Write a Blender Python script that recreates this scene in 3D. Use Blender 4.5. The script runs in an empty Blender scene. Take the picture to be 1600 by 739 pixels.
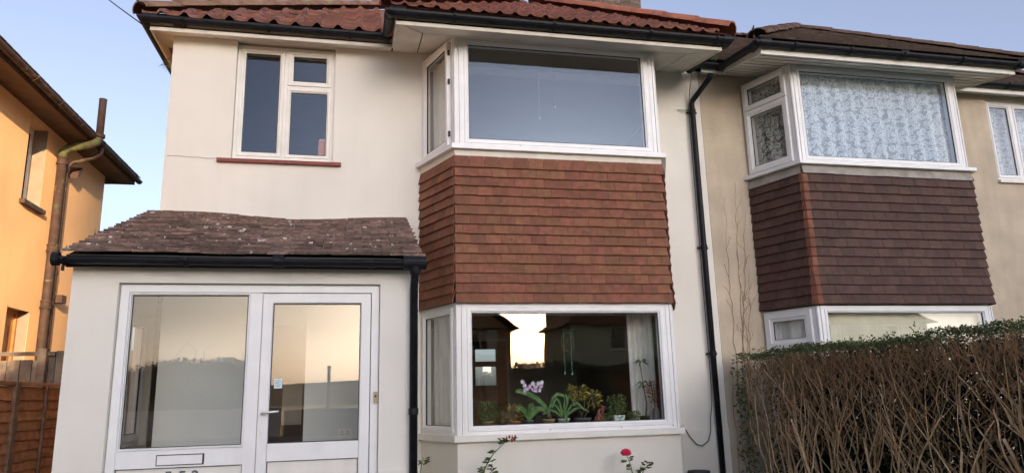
import bpy, math, random
from mathutils import Vector, Matrix
R = math.radians
random.seed(7)
scene = bpy.context.scene
col = scene.collection

# ------------------------------------------------------------------ camera
YAW, PITCH, ROLL = R(12.3796), R(12.3301), R(-1.4853)
cyw, syw, cp, sp, cr, sr = math.cos(YAW), math.sin(YAW), math.cos(PITCH), math.sin(PITCH), math.cos(ROLL), math.sin(ROLL)
Fw = Vector((syw*cp, cyw*cp, sp)); r0 = Vector((cyw, -syw, 0)); u0 = r0.cross(Fw)
rt = cr*r0 + sr*u0; up = -sr*r0 + cr*u0
cam_d = bpy.data.cameras.new('camera'); cam = bpy.data.objects.new('camera', cam_d); col.objects.link(cam)
cam_d.sensor_width = 36; cam_d.lens = 36*1115.16/1600; cam_d.clip_start = .05; cam_d.clip_end = 2000
cam.matrix_world = Matrix(((rt.x, up.x, -Fw.x, 0), (rt.y, up.y, -Fw.y, -8.05), (rt.z, up.z, -Fw.z, 1.35), (0, 0, 0, 1)))
scene.camera = cam

# ------------------------------------------------------------------ sky, sun, exposure
SUN_EL, SUN_AZ = R(10), R(163.3)      # low evening sun across the street, behind the camera and to its right
world = bpy.data.worlds.new('World'); scene.world = world; world.use_nodes = True
wn = world.node_tree; wn.nodes.clear()
sky = wn.nodes.new('ShaderNodeTexSky'); sky.sky_type = 'NISHITA'; sky.sun_disc = False
sky.sun_elevation = SUN_EL; sky.sun_rotation = SUN_AZ; sky.air_density = .85; sky.dust_density = 3.2; sky.ozone_density = 3.2
bg = wn.nodes.new('ShaderNodeBackground'); bg.inputs['Strength'].default_value = .15
wo = wn.nodes.new('ShaderNodeOutputWorld')
tint = wn.nodes.new('ShaderNodeMix'); tint.data_type = 'RGBA'; tint.blend_type = 'MULTIPLY'; tint.inputs[0].default_value = 1; tint.inputs[7].default_value = (1.03, .975, 1.01, 1)   # lilac evening haze over the whole sky
hsv = wn.nodes.new('ShaderNodeHueSaturation'); hsv.inputs['Saturation'].default_value = .63
wn.links.new(sky.outputs[0], hsv.inputs['Color']); wn.links.new(hsv.outputs[0], tint.inputs[6]); wn.links.new(tint.outputs[2], bg.inputs[0]); wn.links.new(bg.outputs[0], wo.inputs[0])
sun_d = bpy.data.lights.new('sun', 'SUN'); sun_d.energy = 4.8; sun_d.angle = R(.3); sun_d.color = (1, .68, .40)
sun = bpy.data.objects.new('sun', sun_d); col.objects.link(sun)
sd = Vector((math.sin(SUN_AZ)*math.cos(SUN_EL), math.cos(SUN_AZ)*math.cos(SUN_EL), math.sin(SUN_EL)))
sun.rotation_euler = sd.to_track_quat('Z', 'Y').to_euler(); sun.location = (12, -40, 20)
vs = scene.view_settings; vs.view_transform = 'Standard'; vs.look = 'None'; vs.exposure = 1.27; vs.gamma = 1
scene.cycles.use_denoising = True
scene.cycles.max_bounces = 10; scene.cycles.transparent_max_bounces = 16; scene.cycles.diffuse_bounces = 5
scene.cycles.sample_clamp_indirect = 6

# ------------------------------------------------------------------ materials
def _nt(name):
    m = bpy.data.materials.new(name); m.use_nodes = True; t = m.node_tree
    return m, t, t.nodes['Principled BSDF']
def mk(name, c, rough=.6, var=.12, scale=4, bump=0, bscale=60, rnd=0, spots=None, metal=0, streak=0, spec=.5, c2=None, detail=5):
    """procedural material: colour noise, optional per-object variation, spots (colour, scale, threshold) and bump"""
    m, t, b = _nt(name); N = t.nodes.new; L = t.links.new
    tc = N('ShaderNodeTexCoord'); oi = N('ShaderNodeObjectInfo')
    off = N('ShaderNodeVectorMath'); off.operation = 'MULTIPLY_ADD'
    cmb = N('ShaderNodeCombineXYZ')
    for i in range(3): L(oi.outputs['Random'], cmb.inputs[i])
    off.inputs[1].default_value = (37, 53, 71) if rnd else (0, 0, 0)
    L(cmb.outputs[0], off.inputs[0]); L(tc.outputs['Object'], off.inputs[2])
    vec = off.outputs[0]
    n = N('ShaderNodeTexNoise'); n.inputs['Scale'].default_value = scale; n.inputs['Detail'].default_value = detail; L(vec, n.inputs['Vector'])
    mix = N('ShaderNodeMix'); mix.data_type = 'RGBA'
    ca = tuple(x*(1-var) for x in c) if c2 is None else c
    cb = tuple(min(1, x*(1+var)) for x in c) if c2 is None else c2
    mix.inputs[6].default_value = (*ca, 1); mix.inputs[7].default_value = (*cb, 1)
    mr = N('ShaderNodeMapRange'); mr.inputs[1].default_value = .3; mr.inputs[2].default_value = .7; L(n.outputs[0], mr.inputs[0]); L(mr.outputs[0], mix.inputs[0])
    out = mix.outputs[2]
    if streak:
        mp = N('ShaderNodeMapping'); mp.inputs['Scale'].default_value = (9, 9, .5); L(vec, mp.inputs[0])
        n2 = N('ShaderNodeTexNoise'); n2.inputs['Scale'].default_value = 1; n2.inputs['Detail'].default_value = 4; L(mp.outputs[0], n2.inputs['Vector'])
        r2 = N('ShaderNodeMapRange'); r2.inputs[1].default_value = .45; r2.inputs[2].default_value = .8; r2.inputs[3].default_value = 1; r2.inputs[4].default_value = 1-streak; L(n2.outputs[0], r2.inputs[0])
        mm = N('ShaderNodeMix'); mm.data_type = 'RGBA'; mm.blend_type = 'MULTIPLY'; mm.inputs[0].default_value = 1; L(out, mm.inputs[6]); L(r2.outputs[0], mm.inputs[7]); out = mm.outputs[2]
    if rnd:
        hs = N('ShaderNodeHueSaturation'); L(out, hs.inputs['Color'])
        r3 = N('ShaderNodeMapRange'); r3.inputs[3].default_value = 1-rnd; r3.inputs[4].default_value = 1+rnd; L(oi.outputs['Random'], r3.inputs[0]); L(r3.outputs[0], hs.inputs['Value'])
        wn2 = N('ShaderNodeTexWhiteNoise'); wn2.noise_dimensions = '1D'; L(oi.outputs['Random'], wn2.inputs['W'])
        r4 = N('ShaderNodeMapRange'); r4.inputs[3].default_value = .5-.010; r4.inputs[4].default_value = .5+.006; L(wn2.outputs[0], r4.inputs[0]); L(r4.outputs[0], hs.inputs['Hue'])
        out = hs.outputs[0]
    for sc_ in (spots or []):
        scol, ssc, th = sc_
        v = N('ShaderNodeTexNoise'); v.inputs['Scale'].default_value = ssc; v.inputs['Detail'].default_value = 3; L(vec, v.inputs['Vector'])
        r5 = N('ShaderNodeMapRange'); r5.inputs[1].default_value = th; r5.inputs[2].default_value = th+.05; L(v.outputs[0], r5.inputs[0])
        m3 = N('ShaderNodeMix'); m3.data_type = 'RGBA'; L(r5.outputs[0], m3.inputs[0]); L(out, m3.inputs[6]); m3.inputs[7].default_value = (*scol, 1); out = m3.outputs[2]
    L(out, b.inputs['Base Color'])
    b.inputs['Roughness'].default_value = rough; b.inputs['Metallic'].default_value = metal; b.inputs['Specular IOR Level'].default_value = spec
    if bump:
        n3 = N('ShaderNodeTexNoise'); n3.inputs['Scale'].default_value = bscale; n3.inputs['Detail'].default_value = 4; L(vec, n3.inputs['Vector'])
        bp = N('ShaderNodeBump'); bp.inputs['Strength'].default_value = bump; bp.inputs['Distance'].default_value = .01; L(n3.outputs[0], bp.inputs['Height']); L(bp.outputs[0], b.inputs['Normal'])
    return m
M = {}
M['render'] = mk('white_render', (.745, .715, .64), .85, .06, 1.1, .22, 160, streak=.025)
M['porch_render'] = mk('porch_render', (.75, .725, .66), .85, .05, 1.3, .2, 160, streak=.02)
M['pebble'] = mk('pebbledash', (.54, .455, .34), .95, .16, 2.2, .7, 110, streak=.12, spots=[((.36, .29, .20), 55, .66)])
M['orange'] = mk('orange_render', (.79, .51, .26), .9, .09, 1.1, .3, 90, streak=.03, spots=[((.45, .27, .13), 2.3, .70)])
M['upvc'] = mk('white_upvc', (.79, .79, .785), .35, .045, 5, streak=.05)
M['upvc_old'] = mk('weathered_white_upvc', (.76, .735, .67), .4, .06, 6, streak=.08)
M['trim'] = mk('cream_painted_board', (.68, .63, .54), .55, .08, 5, streak=.1)
M['soffit'] = mk('painted_soffit', (.68, .65, .59), .7, .14, 3, spots=[((.35, .31, .26), 7, .70)])
M['brown_soffit'] = mk('brown_soffit', (.10, .055, .035), .7, .3, 6)
M['gutter'] = mk('black_gutter', (.011, .012, .016), .45, .4, 14, spec=.18)
M['brown_gutter'] = mk('brown_gutter', (.05, .029, .02), .6, .4, 10, spots=[((.13, .09, .05), 9, .62)])
M['old_pipe'] = mk('peeling_pipe', (.05, .028, .02), .75, .4, 9, .3, 40, spots=[((.14, .105, .045), 13, .64), ((.08, .085, .035), 6, .62)])
M['green_pipe'] = mk('mossy_pipe', (.10, .11, .045), .8, .4, 14, .3, 40, spots=[((.09, .05, .03), 9, .6)])
M['htile'] = mk('red_hanging_tile', (.200, .080, .041), .8, .2, 14, .3, 120, rnd=.17, spots=[((.14, .062, .045), 7, .66)])
M['ntile'] = mk('brown_hanging_tile', (.076, .039, .028), .8, .2, 14, .25, 120, rnd=.2)
M['ntile_corner'] = mk('orange_corner_tile', (.19, .072, .038), .8, .2, 14, .25, 120, rnd=.2)
M['ptile'] = mk('weathered_roof_tile', (.155, .10, .078), .9, .4, 16, .6, 90, rnd=.5, spots=[((.13, .11, .07), 9, .62), ((.09, .075, .065), 13, .64), ((.52, .49, .45), 15, .645)])
M['pantile'] = mk('red_pantile', (.225, .10, .072), .8, .28, 10, .3, 90, rnd=.24, spots=[((.42, .36, .30), 20, .74), ((.12, .09, .05), 9, .66)])
M['pantile_new'] = mk('bright_red_pantile', (.225, .085, .055), .75, .2, 10, .25, 90, rnd=.16)
M['ridge'] = mk('mossy_ridge_tile', (.21, .12, .075), .9, .3, 9, .4, 70, rnd=.15, spots=[((.20, .17, .07), 6, .58)])
M['ridge_new'] = mk('red_ridge_tile', (.27, .095, .055), .85, .25, 9, .3, 70, rnd=.15)
M['nroof'] = mk('brown_roof_tile', (.075, .05, .04), .9, .4, 6, .4, 60, spots=[((.13, .115, .05), 10, .63)])
M['nridge'] = mk('brown_ridge_tile', (.11, .065, .05), .9, .3, 8, .4, 60, rnd=.15)
M['lead'] = mk('lead_flashing', (.32, .29, .25), .6, .25, 7, .2, 30, streak=.2)
M['sill_red'] = mk('red_tile_sill', (.20, .04, .03), .6, .25, 14)
M['brick'] = mk('chimney_brick', (.16, .115, .085), .9, .3, 20, .4, 60, rnd=.25)
M['mortar'] = mk('mortar', (.32, .29, .25), .95, .2, 30)
M['terracotta'] = mk('terracotta', (.42, .15, .07), .8, .15, 12)
M['black'] = mk('black_gasket', (.012, .012, .014), .5, 0, 1)
M['fence_wood'] = mk('orange_fence_slat', (.33, .155, .07), .85, .3, 9, .4, 60, rnd=.22)
M['fence_post'] = mk('fence_post', (.17, .105, .07), .9, .3, 12, .4, 60, rnd=.15)
M['grey_wood'] = mk('weathered_grey_board', (.15, .125, .105), .9, .35, 9, .5, 50, rnd=.25, streak=.3)
M['oak'] = mk('varnished_door', (.42, .19, .06), .5, .2, 9, streak=.2)
M['dark_door'] = mk('dark_brown_door', (.035, .022, .018), .4, .2, 9)
M['metal'] = mk('handle_metal', (.75, .74, .72), .25, .05, 9, metal=.6)
M['bell'] = mk('bell_case', (.42, .33, .20), .4, .1, 30)
M['iron'] = mk('rusty_iron', (.10, .075, .06), .7, .3, 30)
M['grass'] = mk('lawn', (.06, .085, .03), .95, .35, 6, .5, 60)
M['paving'] = mk('paving', (.28, .26, .23), .9, .2, 3, .2, 60)
M['asphalt'] = mk('asphalt', (.055, .055, .057), .9, .25, 5, .3, 150)
M['kerb'] = mk('kerb_stone', (.30, .29, .27), .9, .15, 6)
M['roomwall'] = mk('room_wall', (.34, .27, .20), .9, .06, 2)
M['roomfloor'] = mk('room_floor', (.10, .07, .05), .8, .2, 5)
M['inner_white'] = mk('porch_inner_wall', (.66, .68, .66), .9, .04, 2)
M['net'] = mk('net_curtain', (.75, .73, .68), .95, .08, 6)
M['cream_blind'] = mk('cream_curtain', (.85, .80, .62), .9, .06, 5)
M['stem'] = mk('hedge_stem', (.55, .385, .215), .9, .35, 12, .5, 60, rnd=.28)
M['twig'] = mk('hedge_twig', (.30, .18, .09), .9, .4, 5)
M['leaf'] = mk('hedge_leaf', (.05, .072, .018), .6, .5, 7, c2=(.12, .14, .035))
M['leaf_dark'] = mk('inner_hedge_leaf', (.012, .02, .009), .7, .5, 7)  # darker copy of the hedge leaf, with inner shade put into its colour
M['plant'] = mk('plant_leaf', (.10, .20, .055), .5, .4, 20)
M['plant_yellow'] = mk('variegated_leaf', (.24, .25, .05), .5, .4, 30, c2=(.60, .44, .10))
M['plant_red'] = mk('red_leaf', (.30, .02, .05), .5, .4, 20)
M['plant_pink'] = mk('pink_edge_leaf', (.36, .13, .09), .5, .4, 20)
M['rose'] = mk('rose_petal', (.85, .06, .16), .6, .2, 25)
M['rosebud'] = mk('rose_bud', (.30, .07, .06), .7, .3, 25)
M['orchid'] = mk('orchid_petal', (.72, .55, .78), .5, .1, 40, spots=[((.30, .06, .36), 60, .56)])
M['orchid_w'] = mk('pale_orchid_petal', (.80, .76, .84), .5, .1, 40, spots=[((.5, .25, .55), 60, .66)])
M['stalk'] = mk('plant_stalk', (.13, .11, .05), .8, .3, 20)
M['pot_grey'] = mk('grey_pot', (.13, .14, .155), .6, .2, 20)
M['pot_dark'] = mk('dark_pot', (.045, .04, .04), .6, .2, 20)
M['pot_tan'] = mk('tan_pot', (.36, .25, .13), .6, .2, 20)
M['pot_white'] = mk('white_pot', (.68, .72, .66), .35, .05, 20)
M['pot_blue'] = mk('blue_print_pot', (.66, .74, .62), .35, .05, 20, spots=[((.05, .22, .42), 24, .56)])
M['cable'] = mk('black_cable', (.02, .02, .02), .5, .2, 20)
M['soil'] = mk('soil', (.05, .035, .025), .95, .3, 30)
M['card'] = mk('sticker', (.62, .74, .76), .5, .03, 20)
M['ink'] = mk('ink', (.10, .22, .28), .6, 0, 1)
M['digit'] = mk('grey_metal_digit', (.12, .12, .13), .4, .1, 9, metal=.4)
M['crack'] = mk('crack', (.28, .25, .21), .9, .3, 20)
M['bead_g'] = mk('green_bead', (.05, .50, .38), .2, .1, 20)
M['bead_w'] = mk('clear_bead', (.75, .70, .76), .2, .1, 20)
M['hill'] = mk('far_trees', (.035, .045, .025), .95, .4, .05)
M['opp_wall'] = mk('opposite_render', (.60, .68, .54), .9, .08, 1.5, .15, 60)
M['opp_wall2'] = mk('opposite_brown_render', (.45, .30, .19), .9, .1, 1.5, .15, 60)
M['opp_roof'] = mk('opposite_roof', (.22, .11, .07), .9, .3, 5, .3, 30)
M['reveal'] = mk('grey_reveal', (.25, .21, .16), .8, .15, 8)  # greyer and darker than the orange wall around the openings
M['white_wall'] = mk('low_white_wall', (.70, .70, .67), .85, .08, 2)

def glass(name, boost=1.0, wav=.0, tint=(1, 1, 1), gcol=(.96, .97, 1)):
    m = bpy.data.materials.new(name); m.use_nodes = True; t = m.node_tree; t.nodes.clear(); N = t.nodes.new; L = t.links.new
    o = N('ShaderNodeOutputMaterial'); tr = N('ShaderNodeBsdfTransparent'); gl = N('ShaderNodeBsdfGlossy'); mx = N('ShaderNodeMixShader')
    tr.inputs[0].default_value = (.965*tint[0], .975*tint[1], .97*tint[2], 1); gl.inputs['Roughness'].default_value = 0.0; gl.inputs['Color'].default_value = (*gcol, 1)
    # Schlick reflectance, the same from both sides of the thin pane
    fr = N('ShaderNodeLayerWeight'); fr.inputs[0].default_value = .5
    pw = N('ShaderNodeMath'); pw.operation = 'POWER'; pw.inputs[1].default_value = 5; L(fr.outputs['Facing'], pw.inputs[0])
    mu = N('ShaderNodeMath'); mu.operation = 'MULTIPLY_ADD'; mu.use_clamp = True; mu.inputs[1].default_value = 1-.045*boost; mu.inputs[2].default_value = .045*boost; L(pw.outputs[0], mu.inputs[0])
    L(mu.outputs[0], mx.inputs[0]); L(tr.outputs[0], mx.inputs[1]); L(gl.outputs[0], mx.inputs[2]); L(mx.outputs[0], o.inputs[0])
    if wav:
        tc = N('ShaderNodeTexCoord'); n = N('ShaderNodeTexNoise'); n.inputs['Scale'].default_value = 2.2; n.inputs['Detail'].default_value = 1; L(tc.outputs['Object'], n.inputs['Vector'])
        b = N('ShaderNodeBump'); b.inputs['Strength'].default_value = wav; b.inputs['Distance'].default_value = .02; L(n.outputs[0], b.inputs['Height']); L(b.outputs[0], gl.inputs['Normal'])
    return m
M['glass'] = glass('window_glass', 2.0, .035)
M['glass_porch'] = glass('porch_glass', 1.6, .02, gcol=(1, .89, .74))  # gloss colour carries the warm evening reflection
M['glass_low'] = glass('lower_bay_glass', 1.6, .05, gcol=(1, .80, .55))  # peach glow of the mirrored sky is put into the gloss colour
M['glass_up'] = glass('blue_reflection_glass', 1.05, 0, gcol=(.44, .56, .75))  # blue of the reflected sky is put into the gloss colour
M['glass_plain'] = glass('cheek_glass', 1.4, .05)

def lace(name, base, thick, side=False):
    m = bpy.data.materials.new(name); m.use_nodes = True; t = m.node_tree; b = t.nodes['Principled BSDF']; N = t.nodes.new; L = t.links.new
    tc = N('ShaderNodeTexCoord'); sx_ = N('ShaderNodeSeparateXYZ'); mp = N('ShaderNodeCombineXYZ'); L(tc.outputs['Object'], sx_.inputs[0]); L(sx_.outputs[0], mp.inputs[0]); L(sx_.outputs[2], mp.inputs[1])
    if side: L(sx_.outputs[1], mp.inputs[0])
    v = N('ShaderNodeTexVoronoi'); v.voronoi_dimensions = '2D'; v.inputs['Scale'].default_value = 15; v.inputs['Randomness'].default_value = .75; L(mp.outputs[0], v.inputs['Vector'])
    r = N('ShaderNodeValToRGB'); e = r.color_ramp.elements
    e[0].position = 0; e[0].color = (1, 1, 1, 1); e[1].position = 1; e[1].color = (0, 0, 0, 1)
    for p, c in ((.10, 1), (.15, .1), (.24, .1), (.29, 1), (.40, 1), (.46, .0)):
        x = e.new(p); x.color = (c, c, c, 1)
    L(v.outputs['Distance'], r.inputs[0])
    n = N('ShaderNodeTexNoise'); n.inputs['Scale'].default_value = 34; n.inputs['Detail'].default_value = 2; L(mp.outputs[0], n.inputs['Vector'])
    r2 = N('ShaderNodeMapRange'); r2.inputs[1].default_value = .52; r2.inputs[2].default_value = .60; L(n.outputs[0], r2.inputs[0])
    mx = N('ShaderNodeMath'); mx.operation = 'MAXIMUM'; L(r.outputs[0], mx.inputs[0])
    half = N('ShaderNodeMath'); half.operation = 'MULTIPLY'; half.inputs[1].default_value = .75; L(r2.outputs[0], half.inputs[0]); L(half.outputs[0], mx.inputs[1])
    a = N('ShaderNodeMapRange'); a.inputs[3].default_value = thick; a.inputs[4].default_value = .97; L(mx.outputs[0], a.inputs[0])
    L(a.outputs[0], b.inputs['Alpha']); b.inputs['Base Color'].default_value = (*base, 1); b.inputs['Roughness'].default_value = .95
    return m
M['lace'] = lace('lace_curtain', (.70, .76, .80), .48)
M['lace_thin'] = lace('dim_lace_curtain', (.55, .55, .52), .16, True)

# ------------------------------------------------------------------ mesh helpers
Z = Vector((0, 0, 1))
def V3(p): return Vector(p)
class Plane:                     # local frame on a vertical face: u along it, v = height, n outwards
    def __init__(s, a, b):
        s.O = Vector((a[0], a[1], 0)); d = Vector((b[0]-a[0], b[1]-a[1], 0)); s.len = d.length; s.U = d.normalized(); s.N = Vector((s.U.y, -s.U.x, 0))
    def p(s, u, v, n=0): return s.O + s.U*u + Z*v + s.N*n
class MB:
    def __init__(s): s.v = []; s.f = []
    def add(s, vs, fs):
        k = len(s.v); s.v += [tuple(x) for x in vs]; s.f += [tuple(i+k for i in f) for f in fs]; return s
    def box(s, x0, x1, y0, y1, z0, z1):
        return s.add([(x0,y0,z0),(x1,y0,z0),(x1,y1,z0),(x0,y1,z0),(x0,y0,z1),(x1,y0,z1),(x1,y1,z1),(x0,y1,z1)], [(0,3,2,1),(4,5,6,7),(0,1,5,4),(1,2,6,5),(2,3,7,6),(3,0,4,7)])
    def obox(s, P, a0, a1, v0, v1, n0, n1):
        q = [P.p(a0,v0,n1),P.p(a1,v0,n1),P.p(a1,v0,n0),P.p(a0,v0,n0),P.p(a0,v1,n1),P.p(a1,v1,n1),P.p(a1,v1,n0),P.p(a0,v1,n0)]
        return s.add(q, [(0,3,2,1),(4,5,6,7),(0,1,5,4),(1,2,6,5),(2,3,7,6),(3,0,4,7)])
    def prism(s, poly, z0, z1):
        n = len(poly)
        return s.add([(x,y,z0) for x,y in poly]+[(x,y,z1) for x,y in poly], [tuple(range(n-1,-1,-1)), tuple(range(n,2*n))]+[(i,(i+1)%n,n+(i+1)%n,n+i) for i in range(n)])
    def slab(s, pts, th, d=None):          # polygon in 3d thickened downwards by th (or along d)
        d = V3(d) if d else Vector((0,0,-th)); n = len(pts); pts = [V3(p) for p in pts]
        return s.add(pts+[p+d for p in pts], [tuple(range(n)), tuple(range(2*n-1,n-1,-1))]+[(i,n+i,n+(i+1)%n,(i+1)%n) for i in range(n)])
    def ring(s, P, a0, a1, v0, v1, prof):  # mitred rectangular frame, profile of (inset, n)
        k = len(prof); vs = []
        for d, n in prof: vs += [P.p(a0+d,v0+d,n),P.p(a1-d,v0+d,n),P.p(a1-d,v1-d,n),P.p(a0+d,v1-d,n)]
        fs = [(i*4+j, i*4+(j+1)%4, (i+1)*4+(j+1)%4, (i+1)*4+j) for i in range(k-1) for j in range(4)]
        fs += [((k-1)*4+j, (k-1)*4+(j+1)%4, (j+1)%4, j) for j in range(4)]
        return s.add(vs, fs)
    def tube(s, path, r, n=8, cap=True):
        path = [V3(p) for p in path]; m = len(path); rr = r if isinstance(r, (list, tuple)) else [r]*m; vs = []
        t0 = (path[1]-path[0]).normalized(); a = t0.orthogonal().normalized()
        for i, p in enumerate(path):
            t = (path[min(i+1,m-1)]-path[max(i-1,0)]).normalized()
            a = (a - t*a.dot(t)); a = a.normalized() if a.length > 1e-6 else t.orthogonal().normalized(); b = t.cross(a)
            vs += [p + (a*math.cos(2*math.pi*k/n)+b*math.sin(2*math.pi*k/n))*rr[i] for k in range(n)]
        fs = [(i*n+k, i*n+(k+1)%n, (i+1)*n+(k+1)%n, (i+1)*n+k) for i in range(m-1) for k in range(n)]
        if cap: fs += [tuple(range(n-1,-1,-1)), tuple((m-1)*n+k for k in range(n))]
        return s.add(vs, fs)
    def sweep(s, path, prof):              # open/closed profile (side, z) along a horizontal-ish path with mitred corners; side = right of travel
        path = [V3(p) for p in path]; m = len(path); k = len(prof); vs = []
        for i, p in enumerate(path):
            d0 = (path[i]-path[i-1]) if i else (path[1]-path[0]); d1 = (path[i+1]-path[i]) if i < m-1 else d0
            d0 = Vector((d0.x,d0.y,0)).normalized(); d1 = Vector((d1.x,d1.y,0)).normalized()
            s0 = Vector((d0.y,-d0.x,0)); s1 = Vector((d1.y,-d1.x,0)); sd_ = (s0+s1).normalized(); sd_ = sd_/max(.3, sd_.dot(s0))
            vs += [p + sd_*q[0] + Z*q[1] for q in prof]
        fs = [(i*k+j, i*k+(j+1)%k, (i+1)*k+(j+1)%k, (i+1)*k+j) for i in range(m-1) for j in range(k)]
        fs += [tuple(range(k-1,-1,-1)), tuple((m-1)*k+j for j in range(k))]
        return s.add(vs, fs)
    def lathe(s, c, prof, n=16):
        c = V3(c); k = len(prof); vs = [c + Vector((r*math.cos(2*math.pi*i/n), r*math.sin(2*math.pi*i/n), z)) for r, z in prof for i in range(n)]
        fs = [(j*n+i, j*n+(i+1)%n, (j+1)*n+(i+1)%n, (j+1)*n+i) for j in range(k-1) for i in range(n)] + [tuple(range(n-1,-1,-1)), tuple((k-1)*n+i for i in range(n))]
        return s.add(vs, fs)
    def leaf(s, p, d, L, w, droop=.25):
        p = V3(p); d = V3(d).normalized(); sd_ = d.cross(Z); sd_ = sd_.normalized() if sd_.length > .01 else Vector((1,0,0)); nn = sd_.cross(d)
        a = random.uniform(-.8, .8); sd_ = sd_*math.cos(a)+nn*math.sin(a)
        m = p + d*L*.5; t = p + d*L + Vector((0,0,-L*droop))
        return s.add([p, m+sd_*w*.5-nn*w*.12, t, m-sd_*w*.5-nn*w*.12, m+nn*w*.1], [(0,1,4),(1,2,4),(2,3,4),(3,0,4)])
    def ribbon(s, pts, w, n_=Z):           # strap leaf with a folded midrib
        pts = [V3(p) for p in pts]; m = len(pts); vs = []
        for i, p in enumerate(pts):
            t = (pts[min(i+1,m-1)]-pts[max(i-1,0)]).normalized(); sd_ = t.cross(Vector((.15,-1,.2))).normalized(); ww = w*min(1, .45+i*.5)*(1-max(0,(i-m*.55)/(m*.45))**2*.95)
            nn = sd_.cross(t); vs += [p+sd_*ww*.5+nn*ww*.15, p, p-sd_*ww*.5+nn*ww*.15]
        return s.add(vs, [(i*3+j, i*3+j+1, i*3+j+4, i*3+j+3) for i in range(m-1) for j in range(2)])
    def mesh(s, name, mat, smooth=False):
        me = bpy.data.meshes.new(name); me.from_pydata(s.v, [], s.f); me.materials.append(mat)
        if smooth:
            for p in me.polygons: p.use_smooth = True
        me.update(); return me
    def build(s, name, mat, parent=None, smooth=False):
        m = M[mat] if isinstance(mat, str) else mat
        return link(bpy.data.objects.new(name, s.mesh(name, m, smooth)), parent)
def link(o, parent=None):
    col.objects.link(o)
    if parent is not None:
        o.parent = parent
        if parent.type == 'EMPTY': o.matrix_parent_inverse = Matrix.Translation(-parent.location)
    return o
def tag(o, label, cat=None, group=None, kind=None):
    if label: o['label'] = label
    if cat: o['category'] = cat
    if group: o['group'] = group
    if kind: o['kind'] = kind
    return o
def thing(name, loc, label, cat, group=None):
    o = bpy.data.objects.new(name, None); o.empty_display_size = .2; o.location = loc; col.objects.link(o)
    return tag(o, label, cat, group)
def piece(name, me, mw, parent):          # a shared-mesh piece placed by matrix
    o = bpy.data.objects.new(name, me); link(o, parent); o.matrix_basis = mw; return o
def frame_m(o, x, y, z):                  # matrix from origin and three axes
    return Matrix(((x.x,y.x,z.x,o.x),(x.y,y.y,z.y,o.y),(x.z,y.z,z.z,o.z),(0,0,0,1)))
rnd = random.uniform

def cells(openings, a0, a1, b0, b1):       # split a rectangle round openings
    us = sorted({a0, a1, *[min(max(o[i], a0), a1) for o in openings for i in (0, 1)]}); out = []
    for i in range(len(us)-1):
        ua, ub = us[i], us[i+1]; z = b0
        for o in sorted([o for o in openings if o[0] < ub-1e-6 and o[1] > ua+1e-6], key=lambda o: o[2]):
            if o[2] > z: out.append((ua, ub, z, o[2]))
            z = o[3]
        if z < b1: out.append((ua, ub, z, b1))
    return out

FR = lambda w, n0, n1: [(0,n0),(0,n1-.006),(.006,n1),(w*.62,n1),(w*.68,n1-.008),(w-.004,n1-.014),(w,n1-.02),(w,n0)]
def glazed(P, a0, a1, v0, v1, w, n0, n1, win, mat='upvc', gm='glass', sash=True):
    """one light of a window: sash ring, black gasket, pane, all sub-parts of the window"""
    if sash: MB().ring(P, a0, a1, v0, v1, FR(w, n0, n1)).build('sash', mat, win)
    g = .005
    MB().ring(P, a0+w, a1-w, v0+w, v1-w, [(0,n1-.034),(0,n1-.0185),(g,n1-.0185),(g,n1-.034)]).build('gasket', 'black', win)
    e = w+g*.6
    MB().obox(P, a0+e, a1-e, v0+e, v1-e, n1-.032, n1-.026).build('pane', gm, win)

# ------------------------------------------------------------------ ground
tag(MB().box(-120, 120, -140, 120, -.3, 0).build('ground', 'grass'), None, kind='structure')
tag(MB().box(-1.6, .3, -11.5, -2.3, .0, .012).build('garden_path', 'paving'), None, kind='structure')
tag(MB().box(-120, 120, -13.6, -11.6, -.1, .10).build('pavement', 'paving'), None, kind='structure')
tag(MB().box(-120, 120, -20.4, -13.75, -.1, .008).build('road', 'asphalt'), None, kind='structure')
tag(MB().box(-120, 120, -13.75, -13.6, -.1, .11).build('kerb', 'kerb'), None, kind='structure')
tag(MB().box(-120, 120, -22.4, -20.4, -.1, .10).build('far_pavement', 'paving'), None, kind='structure')

TAN = math.tan(R(34.3))
def gutter_prof(r=.056, t=.006, n=8):
    o = [(r*math.cos(math.pi+math.pi*i/n), r*math.sin(math.pi+math.pi*i/n)) for i in range(n+1)]
    return o + [(x*(r-t)/r, z*(r-t)/r+.002) for x, z in reversed(o)]
def gutter(path, parent, mat, brackets, name='gutter', r=.056):
    g = MB().sweep(path, gutter_prof(r)).build(name, mat, parent, False)
    for b in brackets:                       # (point, outward direction)
        p, d = V3(b[0]), V3(b[1]); s_ = Vector((-d.y, d.x, 0))
        pts = [p + d*((r+.006)*math.cos(a)) + Z*((r+.006)*math.sin(a)) for a in [math.pi*i/8 for i in range(8, 17)]]
        bm = MB()
        for q0, q1 in zip(pts[:-1], pts[1:]):
            bm.slab([q0-s_*.013, q1-s_*.013, q1+s_*.013, q0+s_*.013], 0, (q0+q1-2*p).normalized()*.005)
        bm.slab([p+d*(r+.004)-s_*.013, p+d*(r+.016)-s_*.013, p+d*(r+.016)+s_*.013, p+d*(r+.004)+s_*.013], .02)
        bm.build('bracket', mat, g)
    return g

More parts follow.
